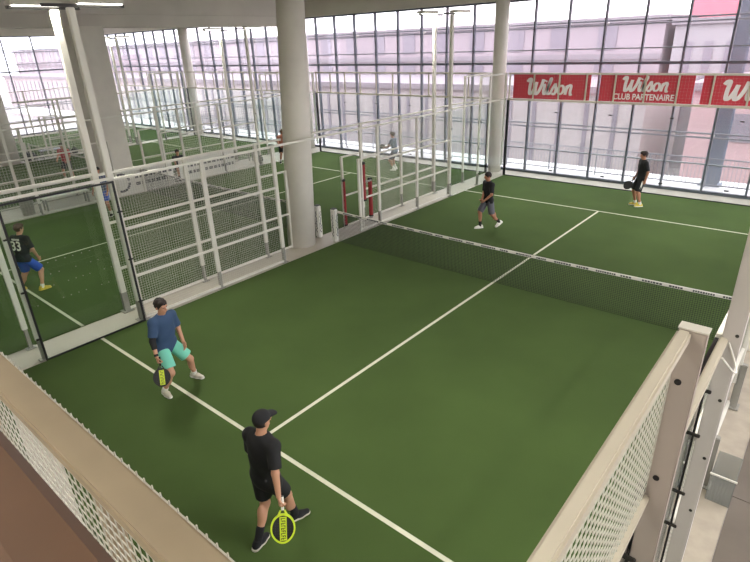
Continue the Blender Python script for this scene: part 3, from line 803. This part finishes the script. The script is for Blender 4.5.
def shoe_mesh(upper, sole):
    key = (upper, sole)
    if key in SHOES: return SHOES[key]
    f = Field((-0.07, -0.11, -0.1), (0.07, 0.2, 0.04), 0.006)
    A = np.diag([1.0, 1.0, 0.85])
    f.cone((0, -0.05, -0.05), (0, 0.06, -0.052), 0.040, 0.044, 0.02); f.cone((0, 0.06, -0.055), (0.0, 0.15, -0.064), 0.045, 0.036, 0.03); f.cone((0, -0.03, -0.03), (0, -0.015, 0.015), 0.042, 0.040, 0.03)
    f.cut((0, 0, -0.072), (0, 0, -1)); f.cut((0, 0, 0.015), (0, 0, 1))
    g = Field((-0.07, -0.12, -0.1), (0.07, 0.22, -0.04), 0.006)
    g.cone((0, -0.055, -0.08), (0, 0.06, -0.08), 0.046, 0.049, 0.02); g.cone((0, 0.06, -0.08), (0, 0.15, -0.08), 0.049, 0.041, 0.02)
    g.cut((0, 0, -0.09), (0, 0, -1)); g.cut((0, 0, -0.066), (0, 0, 1))
    tmp = bpy.data.objects.new('t', None)
    out = []
    for fl, m, nm in ((f, upper, 'shoe'), (g, sole, 'sole')):
        V, F = fl.verts_faces(); me = bpy.data.meshes.new(nm); me.from_pydata(V.tolist(), [], F.tolist()); me.materials.append(M[m]); me.polygons.foreach_set('use_smooth', [True] * len(me.polygons)); me.update(); out.append(me)
    lc = MB()
    for k in range(4): lc.cbox((0, 0.03 + 0.022 * k, -0.006 - 0.009 * k), (0.05, 0.008, 0.008))
    out.append(lc.mesh('laces', M['white_cloth'] if upper != 'white_shoe' else M['grey_cloth']))
    SHOES[key] = out
    return out

def person(label, loc, face, P):
    """P: pose and clothing. Local frame: +Y is where the pelvis faces, +X the person's right."""
    fx, fy = face; rz = math.atan2(-fx, fy)
    root = thing('person', label, 'person', loc, rz)
    s = P.get('h', 1.78) / 1.78; res = P.get('res', 0.011)
    hip_z = P.get('hip', 0.92) * s
    lean = P.get('lean', 0.05); side = P.get('side', 0.0)
    up = nrm(V3(math.sin(side), math.sin(lean), math.cos(lean) * math.cos(side)))
    X0 = nrm(V3(1, 0, 0) - up * up[0]); Y0 = np.cross(up, X0)
    pel = V3(P.get('px', 0.0), P.get('py', 0.0), hip_z); yaw = P.get('twist', 0.0)
    Xs = X0 * math.cos(yaw) - Y0 * math.sin(yaw); Ys = np.cross(up, Xs)   # twist>0 turns to the right
    sh = pel + up * 0.50 * s; neck = sh + up * 0.06 * s
    hy = P.get('head_yaw', 0.0); hp = P.get('head_pitch', 0.05)
    fwd = nrm(Ys * math.cos(hy) + Xs * math.sin(hy)); hu = nrm(V3(0, 0, 1) * 0.75 + up * 0.25); fwd = nrm(fwd - hu * (fwd @ hu)); 
    f2 = nrm(fwd * math.cos(hp) - hu * math.sin(hp)); hu = nrm(hu * math.cos(hp) + fwd * math.sin(hp)); fwd = f2; hx = np.cross(fwd, hu)
    HR = np.stack([hx, fwd, hu], 1)                                       # columns: local head axes
    hc = neck + hu * 0.155 * s + fwd * 0.02 * s
    H = lambda x, y, z: hc + (hx * x + fwd * y + hu * z) * s
    W = 0.175 * s * P.get('broad', 1.0)
    T = {}
    for sd, nm in ((1, 'R'), (-1, 'L')):
        shl = sh + Xs * sd * W + up * (-0.015 * s)
        off = np.array(P['hand' + nm], float) * s
        tgt = shl + Xs * off[0] * sd + Ys * off[1] + up * 0 + V3(0, 0, off[2])
        pole = P.get('elb' + nm, (0.5, -1, -0.2)); pole = Xs * pole[0] * sd + Ys * pole[1] + V3(0, 0, pole[2])
        el, wr = ik(shl, tgt, 0.285 * s, 0.255 * s, pole)
        T['sh' + nm] = shl; T['el' + nm] = el; T['wr' + nm] = wr
        hp_ = pel + X0 * sd * 0.088 * s - up * 0.02 * s
        fx_, fy_, fz_, fyaw, fpitch = P['foot' + nm]
        an = V3(fx_, fy_, (0.09 + fz_) * 1.0 + 0.13 * math.sin(max(fpitch, 0)))
        kp = P.get('knee' + nm, (0.15, 1, 0)); kn, an2 = ik(hp_, an, 0.435 * s, 0.42 * s, (kp[0] * sd, kp[1], kp[2]))
        T['hip' + nm] = hp_; T['kn' + nm] = kn; T['an' + nm] = an2; T['foot' + nm] = (fyaw * 1.0, fpitch)
    pts = np.array([v for k, v in T.items() if not k.startswith('foot')] + [hc + hu * 0.2 * s, hc - fwd * 0.2])
    lo = pts.min(0) - 0.26; hi = pts.max(0) + 0.26; lo[2] = max(lo[2], -0.02)
    aniso = np.stack([Xs, Ys * 1.45, up], 0)
    b = Field(lo, hi, res)
    # legs
    for n in 'RL':
        b.cone(T['hip' + n], T['kn' + n], 0.086 * s, 0.056 * s, 0.04); b.cone(T['kn' + n], T['an' + n], 0.054 * s, 0.036 * s, 0.03)
        cd = T['an' + n] - T['kn' + n]; bk = nrm(np.cross(np.cross(cd, V3(0, 1, 0)), cd)); cc = T['kn' + n] + cd * 0.32 - bk * 0.022 * s
        b.ell(cc, (0.047 * s, 0.05 * s, 0.13 * s), None, 0.03)
    # trunk
    b.cone(pel - X0 * 0.06 * s, pel + X0 * 0.06 * s, 0.115 * s, 0.115 * s, 0.05, aniso)
    b.cone(pel + up * 0.05 * s, pel + up * 0.22 * s, 0.125 * s, 0.13 * s, 0.05, aniso); b.cone(pel + up * 0.26 * s, pel + up * 0.41 * s, 0.14 * s, 0.15 * s, 0.05, aniso)
    b.cone(T['shL'] * 0.9 + sh * 0.1, T['shR'] * 0.9 + sh * 0.1, 0.062 * s, 0.062 * s, 0.05)
    b.cone(sh, neck + hu * 0.06 * s + fwd * 0.01, 0.062 * s, 0.054 * s, 0.03)
    # head
    b.ell(H(0, -0.012, 0.028), np.array((0.074, 0.094, 0.088)) * s, HR, 0.02); b.ell(H(0, 0.022, -0.045), np.array((0.056, 0.066, 0.068)) * s, HR, 0.03)
    b.ell(H(0, 0.055, -0.088), np.array((0.028, 0.024, 0.022)) * s, HR, 0.02)
    b.cone(H(0, 0.085, 0.015), H(0, 0.108, -0.028), 0.009 * s, 0.015 * s, 0.012); b.cone(H(-0.04, 0.078, 0.022), H(0.04, 0.078, 0.022), 0.014 * s, 0.014 * s, 0.015)
    b.cone(H(-0.02, 0.083, -0.062), H(0.02, 0.083, -0.062), 0.009 * s, 0.009 * s, 0.01)
    for sd in (1, -1): b.ell(H(0.077 * sd, -0.012, -0.005), np.array((0.012, 0.024, 0.034)) * s, HR, 0.008)
    # arms and hands
    G = {}
    for sd, n in ((1, 'R'), (-1, 'L')):
        b.cone(T['sh' + n], T['el' + n], 0.052 * s, 0.041 * s, 0.04); b.cone(T['el' + n], T['wr' + n], 0.042 * s, 0.027 * s, 0.02)
        d = nrm(T['wr' + n] - T['el' + n]); ax = P.get('grip' + n)
        if ax is not None: a = np.array(ax, float)
        else: a = Ys * 1.0                                        # relaxed: finger row runs front to back, palm faces the thigh
        a = a - d * (a @ d) ; a = nrm(a)
        nn = nrm(np.cross(d, a)) * (-sd if ax is None else 1)         # palm direction (inwards)
        if ax is None and (nn @ Xs) * sd > 0: nn = -nn
        if ax is not None and P.get('palm' + n) is not None and nn @ np.array(P['palm' + n], float) < 0: nn = -nn
        w = T['wr' + n]; pc = w + d * 0.045 * s
        for o in (-0.028, -0.009, 0.010, 0.028): b.cone(w + a * o * 0.6 * s + d * 0.005, w + d * 0.085 * s + a * o * s, 0.014 * s, 0.012 * s, 0.012)
        curl = P.get('curl' + n, 1.25 if ax is not None else 0.35)
        fr = max(0.0092 * s, res * 0.98)
        for q, (o, ln) in enumerate(((-0.030, 0.062), (-0.010, 0.076), (0.011, 0.080), (0.031, 0.070))):
            p = w + d * 0.088 * s + a * o * s; dd = d; r = fr
            for seg, fc in ((0, 0.45), (1, 0.32), (2, 0.23)):
                an = curl * (0.75 if seg == 0 else 1.0) + 0.06 * q
                dd = nrm(dd * math.cos(an) + nn * math.sin(an)) if seg == 0 else nrm(dd * math.cos(an) + nrm(np.cross(np.cross(dd, nn), dd)) * math.sin(an) if np.linalg.norm(np.cross(dd, nn)) > 0.1 else dd * math.cos(an) - d * math.sin(an))
                p2 = p + dd * ln * fc * s; b.cone(p, p2, r, r * 0.92, 0.004); p = p2; r *= 0.93
        th = w + d * 0.025 * s + a * 0.028 * s; t1 = th + nrm(a * 0.75 + d * 0.6 + nn * 0.35) * 0.042 * s; t2 = t1 + nrm(d * 0.85 + nn * (0.9 if ax is not None else 0.35)) * 0.045 * s
        b.cone(th, t1, 0.014 * s, 0.011 * s, 0.012); b.cone(t1, t2, max(0.0105 * s, fr), fr, 0.004)
        G[n] = (w + d * 0.075 * s + nn * 0.028 * s, d, a, nn)
    body = b.build('body', M[P.get('skin', 'skin')], root)
    # eyes
    e = MB()
    for sd in (1, -1):
        c = Vector(H(0.031 * sd, 0.083, 0.004)); e.lathe([(0.0, -0.006), (0.008, -0.004), (0.011, 0.0), (0.008, 0.004), (0, 0.006)], 10); k = len(e.v)
        e.v[k - 50:] = [(c.x + v[0], c.y + v[1], c.z + v[2]) for v in e.v[k - 50:]]
    e.build('eyes', M['eye'], root, True)
    # hair or cap
    hm = P.get('hair', 'hair')
    hb = Field(hc - 0.22, hc + 0.22, min(res, 0.009))
    if P.get('cap'):
        hb.ell(H(0, -0.014, 0.036), np.array((0.088, 0.108, 0.094)) * s, HR, 0.0, [(H(0, 0, 0.022), -(hu * 0.96 - fwd * 0.22))])
        hb.build('cap', M[P['cap']], root)
        vb = Field(hc - 0.26, hc + 0.26, 0.007)
        Av = np.stack([hx * 0.85, fwd, hu * 4.0], 0)
        vb.cone(H(0, 0.07, 0.05), H(0, 0.135, 0.042), 0.066 * s, 0.055 * s, 0.0, Av)
        vb.build('cap_visor', M[P['cap']], root)
        hb = Field(hc - 0.22, hc + 0.22, min(res, 0.009))
        hb.ell(H(0, -0.018, 0.012), np.array((0.080, 0.096, 0.090)) * s, HR, 0.0, [(H(0, -0.02, 0.03), hu), (H(0, 0.01, 0), fwd), (H(0, 0, -0.055), -hu)])
        hb.build('hair', M[hm], root)
    else:
        hb.ell(H(0, -0.016, 0.036), np.array((0.090, 0.110, 0.104)) * s, HR, 0.0, [(H(0, 0.080, 0.05), nrm(fwd * 0.75 - hu * 0.66)), (H(0, 0, -0.06), -hu)])
        if P.get('hairy', True):
            hb.ell(H(0.01, 0.05, 0.085), np.array((0.066, 0.055, 0.045)) * s, HR, 0.02)
            hb.wrinkle(0.006, 80, 2.0)
        hb.build('hair', M[hm], root)
    # shirt
    sm = P.get('shirt')
    if sm:
        f = Field(lo, hi, res)
        infl = P.get('loose', 0.018)
        f.cone(pel - up * 0.02 * s - X0 * 0.055 * s, pel - up * 0.02 * s + X0 * 0.055 * s, (0.125 + infl) * s, (0.125 + infl) * s, 0.06, aniso)
        f.cone(pel + up * 0.02 * s, pel + up * 0.22 * s, (0.135 + infl) * s, (0.137 + infl) * s, 0.06, aniso); f.cone(pel + up * 0.25 * s, pel + up * 0.41 * s, (0.147 + infl) * s, (0.155 + infl) * s, 0.06, aniso)
        f.cone(T['shL'], T['shR'], 0.074 * s, 0.074 * s, 0.05)
        f.cone(sh - up * 0.02, sh + up * 0.035 * s, 0.085 * s, 0.066 * s, 0.04)
        f.wrinkle(0.0035, 26, P.get('seed', 1.0))
        f.cut(pel - up * P.get('hem', 0.10) * s, -up)
        f.d = np.maximum(f.d, 0) if False else f.d
        for n in 'RL':
            sdir = T['el' + n] - T['sh' + n]; end = T['sh' + n] + sdir * P.get('sleeve', 0.68)
            f.cone(T['sh' + n], T['sh' + n] + sdir * 0.9, 0.072 * s, 0.070 * s, 0.035, None, [(end, nrm(sdir))])
        # neck opening
        X = np.stack(np.meshgrid(*f.ax, indexing='ij'), -1); nk = cone_d(X, sh + up * 0.03 * s, neck + hu * 0.15 * s, 0.058 * s, 0.085 * s).astype(np.float32)
        f.d = np.maximum(f.d, -nk)
        f.d = np.maximum(f.d, ((X - (sh + up * 0.085 * s)) @ up).astype(np.float32))
        shirt = f.build('shirt', M[sm], root)
    # shorts
    f = Field(lo, hi, res)
    f.cone(pel - X0 * 0.06 * s, pel + X0 * 0.06 * s, 0.130 * s, 0.130 * s, 0.05, aniso); f.cone(pel + up * 0.02, pel + up * 0.08 * s, 0.130 * s, 0.128 * s, 0.03, aniso)
    f.wrinkle(0.003, 30, 2.0)
    f.cut(pel + up * 0.09 * s, up)
    for n in 'RL':
        td = T['kn' + n] - T['hip' + n]; end = T['hip' + n] + td * P.get('shorts_len', 0.78)
        f.cone(T['hip' + n] + td * 0.05, T['hip' + n] + td * 1.1, 0.104 * s, P.get('leg_w', 0.094) * s, 0.04, None, [(end, nrm(td))])
    shorts = f.build('shorts', M[P['shorts']], root)
    if P.get('stripe'):
        st = MB(); n = 'R' if P['stripe'] > 0 else 'L'; sd = P['stripe']
        td = T['kn' + n] - T['hip' + n]; xd = nrm(Xs * sd - nrm(td) * (Xs * sd @ nrm(td)))
        p0 = T['hip' + n] + xd * 0.103 * s; p1 = T['hip' + n] + td * 0.76 + xd * 0.1 * s; yy = Ys * 0.022
        st.add([p0 - yy, p0 + yy, p1 + yy, p1 - yy, p0 - yy + xd * .006, p0 + yy + xd * .006, p1 + yy + xd * .006, p1 - yy + xd * .006], [(0, 1, 2, 3), (4, 7, 6, 5), (0, 4, 5, 1), (1, 5, 6, 2), (2, 6, 7, 3), (3, 7, 4, 0)])
        st.build('stripe', M['white_cloth'], shorts)
    # socks and shoes
    up_m, so_m = P.get('shoes', ('black_cloth', 'white_shoe'))
    sme = shoe_mesh(up_m, so_m)
    for n in 'RL':
        k = T['an' + n]; u = nrm(T['kn' + n] - k)
        if P.get('sock'):
            f = Field(np.minimum(k, k + u * 0.16) - 0.08, np.maximum(k, k + u * 0.16) + 0.08, min(res, 0.009)); f.cone(k - u * 0.02, k + u * P.get('sock_h', 0.13), 0.045 * s, 0.048 * s, 0.0, None, [(k + u * P.get('sock_h', 0.13), u)]); f.build('sock', M[P['sock']], root)
        yw, pt = T['foot' + n]
        o = link('shoe', sme[0], root, tuple(k)); o.rotation_euler = Euler((-pt, 0, -yw), 'XYZ'); link('sole', sme[1], o); link('laces', sme[2], o)
    if P.get('sleeve_pad'):
        n = P['sleeve_pad']; a = T['el' + n]; f = Field(a - 0.2, a + 0.2, min(res, 0.009))
        f.cone(a + (T['sh' + n] - a) * 0.28, a, 0.053 * s, 0.052 * s, 0.01); f.cone(a, a + (T['wr' + n] - a) * 0.42, 0.052 * s, 0.044 * s, 0.01); f.build('elbow_sleeve', M['black_cloth'], root)
    if P.get('wristband'):
        n = P['wristband']; w = T['wr' + n]; d = nrm(w - T['el' + n]); f = Field(w - 0.08, w + 0.08, 0.007)
        f.cone(w - d * 0.05, w - d * 0.01, 0.034 * s, 0.033 * s, 0.0, None, [(w - d * 0.01, d), (w - d * 0.05, -d)]); f.build('wristband', M['black_cloth'], root)
    Rw = Matrix.Rotation(rz, 4, 'Z'); tw = Matrix.Translation(Vector(loc)) @ Rw
    return dict(root=root, T=T, G=G, world=lambda p: tw @ Vector(p), dirw=lambda d: (Rw @ Vector(d)), axes=(Xs, Ys, up), sh=sh, pel=pel, s=s)

# ------------------------------------------------------------------ rackets
def racket(label, grip, direction, normal, frame, facem, band, letters=True):
    """grip: world point on the handle; direction: handle to head; normal: face normal"""
    d = Vector(direction).normalized(); n = Vector(normal); n = (n - d * n.dot(d)).normalized(); x = d.cross(n)
    t = thing('padel_racket', label, 'racket', (0, 0, 0))
    t.matrix_world = Matrix(((x.x, d.x, n.x, grip[0]), (x.y, d.y, n.y, grip[1]), (x.z, d.z, n.z, grip[2]), (0, 0, 0, 1)))
    def outline(sc, N=40):
        P = []
        for i in range(N):
            a = 2 * PI * i / N; r = 0.13 * sc
            px = r * math.sin(a) * (1.0 - 0.10 * max(-math.cos(a), 0) ** 2); py = -math.cos(a) * 0.148 * sc
            P.append((px, py + 0.255))
        return P
    O = outline(1.0); I = outline(0.86); N = len(O)
    vs = [(p[0], p[1], z) for z in (-0.019, 0.019) for p in O] + [(p[0], p[1], z) for z in (-0.019, 0.019) for p in I]
    fs = []
    for i in range(N):
        j = (i + 1) % N
        fs += [(i, j, N + j, N + i), (2 * N + i, 3 * N + i, 3 * N + j, 2 * N + j), (N + i, N + j, 3 * N + j, 3 * N + i), (i, 2 * N + i, 2 * N + j, j)]
    fr = MB().add(vs, fs)
    for sd in (1, -1):   # throat arms
        fr.add([(sd * 0.012, 0.075, -0.014), (sd * 0.030, 0.075, -0.014), (sd * 0.062, 0.135, -0.016), (sd * 0.038, 0.135, -0.016), (sd * 0.012, 0.075, 0.014), (sd * 0.030, 0.075, 0.014), (sd * 0.062, 0.135, 0.016), (sd * 0.038, 0.135, 0.016)],
               [(0, 1, 2, 3), (4, 7, 6, 5), (0, 4, 5, 1), (1, 5, 6, 2), (2, 6, 7, 3), (3, 7, 4, 0)])
    fr.build('frame', M[frame], t)
    F = MB(); vs = [(p[0], p[1], z) for z in (-0.016, 0.016) for p in I]
    F.add(vs, [tuple(range(N - 1, -1, -1)), tuple(range(N, 2 * N))])
    for k in range(-3, 4):
        for q in range(-3, 4):
            xx = k * 0.026; yv = 0.25 + q * 0.026
            if (xx / 0.1) ** 2 + ((yv - 0.25) / 0.11) ** 2 < 0.9 and (not band or abs(xx + 0.003) > 0.042):
                for z in (-0.0175, 0.0155): F.tube((xx, yv, z), (xx, yv, z + 0.002), 0.006, 8, 1)
    f = F.build('face', [M[facem], M['charcoal']], t)
    if band:
        bb = MB()
        for z in (-0.0185, 0.0165): bb.box((-0.040, 0.140, z), (0.034, 0.372, z + 0.002))
        bn = bb.build('face_band', M[band], f)
        L = MB()
        yy = 0.152
        for k in range(9):
            for z in (-0.0205, 0.0185):
                L.box((-0.026, yy, z), (0.020, yy + 0.006, z + 0.002))
                L.box((-0.026 if k % 2 else 0.012, yy, z), (-0.018 if k % 2 else 0.020, yy + 0.018, z + 0.002))
                if k % 3: L.box((-0.006, yy, z), (0.002, yy + 0.016, z + 0.002))
            yy += 0.0243
        L.build('face_lettering', M[facem], f)
    MB().tube((0, -0.06, 0), (0, 0.075, 0), 0.0165, 12).build('handle', M['white_cloth'] if frame == 'lime' else M['black_cloth'], t)
    MB().tube((0, -0.072, 0), (0, -0.06, 0), 0.019, 12).build('end_cap', M['black'], t)
    return t

def held(pr, hand, direction, normal, label, **kw):
    g = pr['world'](pr['G'][hand][0]); return racket(label, g, direction, normal, **kw)

CAM = Vector(cam.location)
# nearest player, seen from behind
D1 = Vector((0.40, -0.42, -0.80)).normalized()
pr = person('person in black cap, black shirt and black shorts seen from behind, holding a lime racket', (1.49, -7.86, 0), (-0.14, 1.0), dict(
    res=0.007, h=1.79, hip=0.915, lean=0.03, side=0.0, twist=0.05, px=-0.02, py=-0.06, head_yaw=0.02, head_pitch=0.18, cap='black_cloth', hair='hair',
    handR=(0.15, -0.15, -0.50), elbR=(0.6, -1, 0), gripR=(0.7, -0.6, -0.3), palmR=(0.2, 0.6, 0.4), handL=(0.0, 0.22, -0.42), elbL=(0.35, -1, 0), curlL=0.6, broad=1.02,
    footR=(0.04, 0.26, 0.0, 0.45, 0.0), footL=(-0.08, -0.26, 0.0, -0.1, 0.08), shirt='black_cloth', shorts='black_cloth', shorts_len=0.74, hem=0.16, loose=0.036,
    shoes=('black_cloth', 'grey_shoe'), sock='black_cloth', sock_h=0.16, sleeve=0.82))
held(pr, 'R', D1, CAM - pr['world'](pr['G']['R'][0]), 'lime framed black racket held by the nearest player', frame='lime', facem='racket_black', band='lime')
# player in blue
pr = person('person in blue shirt and turquoise shorts with a black elbow sleeve, standing at the left', (-2.22, -6.92, 0), (0.92, 0.22), dict(
    res=0.008, h=1.80, hip=0.84, lean=0.10, twist=0.1, px=0.06, py=-0.02, head_yaw=-0.05, head_pitch=0.05, hair='hair',
    handR=(0.16, 0.16, -0.47), elbR=(0.5, -1, 0), gripR=(0.4, 0.8, -0.2), palmR=(-1, 0.2, 0), handL=(0.02, 0.14, -0.46), elbL=(0.7, -1, 0),
    footR=(0.27, -0.02, 0, 0.3, 0.0), footL=(-0.33, 0.06, 0, -0.1, 0.0), shirt='blue_cloth', shorts='mint_cloth', shorts_len=0.80, leg_w=0.108, hem=0.14, loose=0.032,
    shoes=('grey_shoe', 'white_shoe'), sock='white_cloth', sock_h=0.07, sleeve=0.80, sleeve_pad='R', wristband='R'))
held(pr, 'R', (0.35, -0.25, -0.80), CAM - pr['world'](pr['G']['R'][0]), 'lime and black racket held by the player in blue', frame='racket_black', facem='racket_black', band='lime')
# far player walking
pr = person('person in black shirt and grey shorts walking beyond the net', (-2.12, 3.5, 0), (-0.45, -0.9), dict(
    res=0.010, h=1.74, hip=0.90, lean=0.04, twist=0.0, head_yaw=0.25, head_pitch=0.12, hair='hair', hairy=False, skin='skin_tan',
    handR=(-0.16, 0.20, -0.42), elbR=(0.8, -0.8, 0), gripR=(1, 0.1, 0), palmR=(-0.5, 0.2, 0.6), handL=(-0.04, 0.20, -0.44), elbL=(0.9, -0.6, 0),
    footR=(0.08, 0.20, 0, 0.2, 0.0), footL=(-0.08, -0.36, 0.0, 0.0, 0.55), shirt='black_cloth', shorts='grey_cloth', shorts_len=0.95, leg_w=0.10, hem=0.09, loose=0.028,
    shoes=('white_shoe', 'white_shoe'), sock='black_cloth', sock_h=0.13, sleeve=0.85))
# far right player
pr = person('person all in black with yellow shoes near the back glass wall', (0.80, 8.22, 0), (-0.75, -0.55), dict(
    res=0.010, h=1.80, hip=0.93, lean=-0.02, twist=0.0, head_yaw=0.1, head_pitch=0.1, hair='hair', skin='skin_tan',
    handR=(0.02, 0.12, -0.51), elbR=(0.7, -1, 0), gripR=(0.3, 0.8, 0.2), palmR=(-1, 0, 0), handL=(0.04, -0.04, -0.52), elbL=(0.8, -1, 0),
    footR=(0.11, 0.02, 0, 0.3, 0), footL=(-0.10, -0.06, 0, -0.1, 0), shirt='black_cloth', shorts='black_cloth', shorts_len=0.92, leg_w=0.11, hem=0.09, loose=0.028, stripe=-1,
    shoes=('yellow_shoe', 'white_shoe'), sock='white_cloth', sock_h=0.08, sleeve=0.85, broad=1.05))
held(pr, 'R', (-0.42, -0.25, -0.62), CAM - pr['world'](pr['G']['R'][0]), 'black racket held by the player near the back wall', frame='racket_black', facem='racket_black', band=None)
# middle court: number 33
pr = person('person in black shirt numbered 33 and blue shorts behind the glass at the left', (-8.82, -6.86, 0), (-0.42, 0.9), dict(
    res=0.010, h=1.76, hip=0.86, lean=0.14, twist=0.0, head_yaw=0.1, head_pitch=0.1, hair='hair_brown',
    handR=(0.06, 0.12, -0.48), elbR=(0.8, -0.8, 0), handL=(0.0, 0.26, -0.38), elbL=(0.8, -0.8, 0), gripL=(1, 0.3, 0), palmL=(0, 0, 1),
    footR=(0.20, 0.10, 0, 0.5, 0), footL=(-0.24, -0.10, 0, -0.3, 0), shirt='black_cloth', shorts='royal_cloth', shorts_len=0.86, leg_w=0.11, hem=0.08, loose=0.03,
    shoes=('yellow_shoe', 'yellow_shoe'), sock='white_cloth', sock_h=0.06, sleeve=0.85, broad=1.08))
Xs, Ys, up = pr['axes']
for txt, sz, zz, sx in (('33', 0.31, 0.31, 0.98), ('MASON', 0.075, 0.47, 1.0)):
    if txt == 'MASON':
        mb = MB(); x = -0.11
        while x < 0.10: w = random.uniform(0.022, 0.034); mb.box((x, -0.022, 0), (x + w, 0.022, 0.003)); x += w + 0.012
        me = mb.mesh('shirt_print', [])
    else: me = text_mesh(txt, sz, 0, 0.006, 0.0015, sx)
    me.materials.append(M['white_cloth'])
    o = link('shirt_print', me, pr['root']); o['label'] = 'white print on the back of the shirt'
    pos = pr['pel'] + up * zz - Ys * (0.135 if zz < .4 else 0.118)
    nz = -Ys; yx = up; xx = np.cross(yx, nz)
    o.matrix_local = Matrix(((xx[0], yx[0], nz[0], pos[0]), (xx[1], yx[1], nz[1], pos[1]), (xx[2], yx[2], nz[2], pos[2]), (0, 0, 0, 1)))
# middle court: far right
pr = person('person in slate shirt with a racket, far end of the middle court', (-9.55, 8.45, 0), (-0.95, -0.15), dict(
    res=0.012, h=1.74, hip=0.86, lean=0.12, hair='hair_brown', handR=(0.02, 0.34, -0.30), elbR=(0.7, -1, 0), gripR=(0, 0.3, 1), palmR=(-1, 0, 0), handL=(-0.02, 0.36, -0.30), elbL=(0.7, -1, 0),
    footR=(0.16, 0.05, 0, 0.2, 0), footL=(-0.16, -0.04, 0, -0.2, 0), shirt='slate_cloth', shorts='grey_cloth', shorts_len=0.85, shoes=('white_shoe', 'white_shoe'), sock='white_cloth', loose=0.024))
held(pr, 'R', (-0.85, -0.3, 0.1), (0.3, -0.6, 0.6), 'pale racket held by the person in the slate shirt', frame='white_cloth', facem='charcoal', band='white_cloth')
pr = person('person in dark cap and blue shorts standing near the white bench behind the glass', (-13.7, -2.65, 0), (0.6, -0.8), dict(
    res=0.012, h=1.76, hip=0.92, lean=0.03, cap='black_cloth', handR=(0.1, 0.12, -0.48), handL=(0.06, 0.1, -0.5), footR=(0.12, 0.05, 0, 0.2, 0), footL=(-0.12, -0.02, 0, -0.2, 0), skin='skin_tan',
    shirt='navy_cloth', shorts='royal_cloth', shoes=('black_cloth', 'white_shoe'), sock='white_cloth'))
pr = person('person in rust brown shirt partly hidden by the thick round column', (-15.35, 6.95, 0), (0.9, -0.4), dict(
    res=0.012, h=1.72, hip=0.84, lean=0.2, hair='hair_brown', handR=(0.05, 0.3, -0.34), handL=(0.05, 0.3, -0.36), footR=(0.18, 0.05, 0, 0.2, 0), footL=(-0.18, -0.04, 0, -0.2, 0), skin='skin_tan',
    shirt='brown_cloth', shorts='black_cloth', shoes=('black_cloth', 'white_shoe'), sock='white_cloth'))
pr = person('person in red shirt on the far left court', (-21.0, -0.9, 0), (0.6, -0.6), dict(
    res=0.014, h=1.74, hip=0.9, lean=0.08, hair='hair', handR=(0.05, 0.3, -0.34), handL=(0.05, 0.3, -0.36), footR=(0.18, 0.05, 0, 0.2, 0), footL=(-0.18, -0.04, 0, -0.2, 0),
    shirt='red_cloth', shorts='charcoal', shoes=('black_cloth', 'white_shoe'), sock='white_cloth'))
# seated person between the courts
pr = person('dark haired person in dark clothes seated behind the middle court net', (-16.75, 2.1, 0), (0.9, -0.3), dict(
    res=0.012, h=1.74, hip=0.54, lean=0.3, hair='hair', handR=(-0.02, 0.34, -0.36), handL=(-0.02, 0.34, -0.36), footR=(0.14, 0.46, 0, 0.1, 0), footL=(-0.14, 0.44, 0, -0.1, 0),
    shirt='charcoal', shorts='black_cloth', shoes=('black_cloth', 'white_shoe'), sock='black_cloth'))
bench(-16.82, 2.1, 1.2, 'grey bench under the dark haired seated person', M['galv'])

# ------------------------------------------------------------------ daylight
w = bpy.data.worlds.new('sky'); S.world = w; w.use_nodes = True; nt = w.node_tree
bg = nt.nodes['Background']; bg.inputs['Strength'].default_value = 5.6
tc = nt.nodes.new('ShaderNodeTexCoord'); mp = nt.nodes.new('ShaderNodeMapping'); mp.inputs['Scale'].default_value = (1.2, 1.2, 3.0)
nz = nt.nodes.new('ShaderNodeTexNoise'); nz.inputs['Scale'].default_value = 2.2; nz.inputs['Detail'].default_value = 5
cr = nt.nodes.new('ShaderNodeValToRGB'); cr.color_ramp.elements[0].position = 0.42; cr.color_ramp.elements[0].color = (0.86, 0.92, 0.98, 1); cr.color_ramp.elements[1].position = 0.62; cr.color_ramp.elements[1].color = (1.0, 1.0, 1.0, 1)
nt.links.new(tc.outputs['Generated'], mp.inputs['Vector']); nt.links.new(mp.outputs[0], nz.inputs['Vector']); nt.links.new(nz.outputs['Fac'], cr.inputs['Fac']); nt.links.new(cr.outputs['Color'], bg.inputs['Color'])
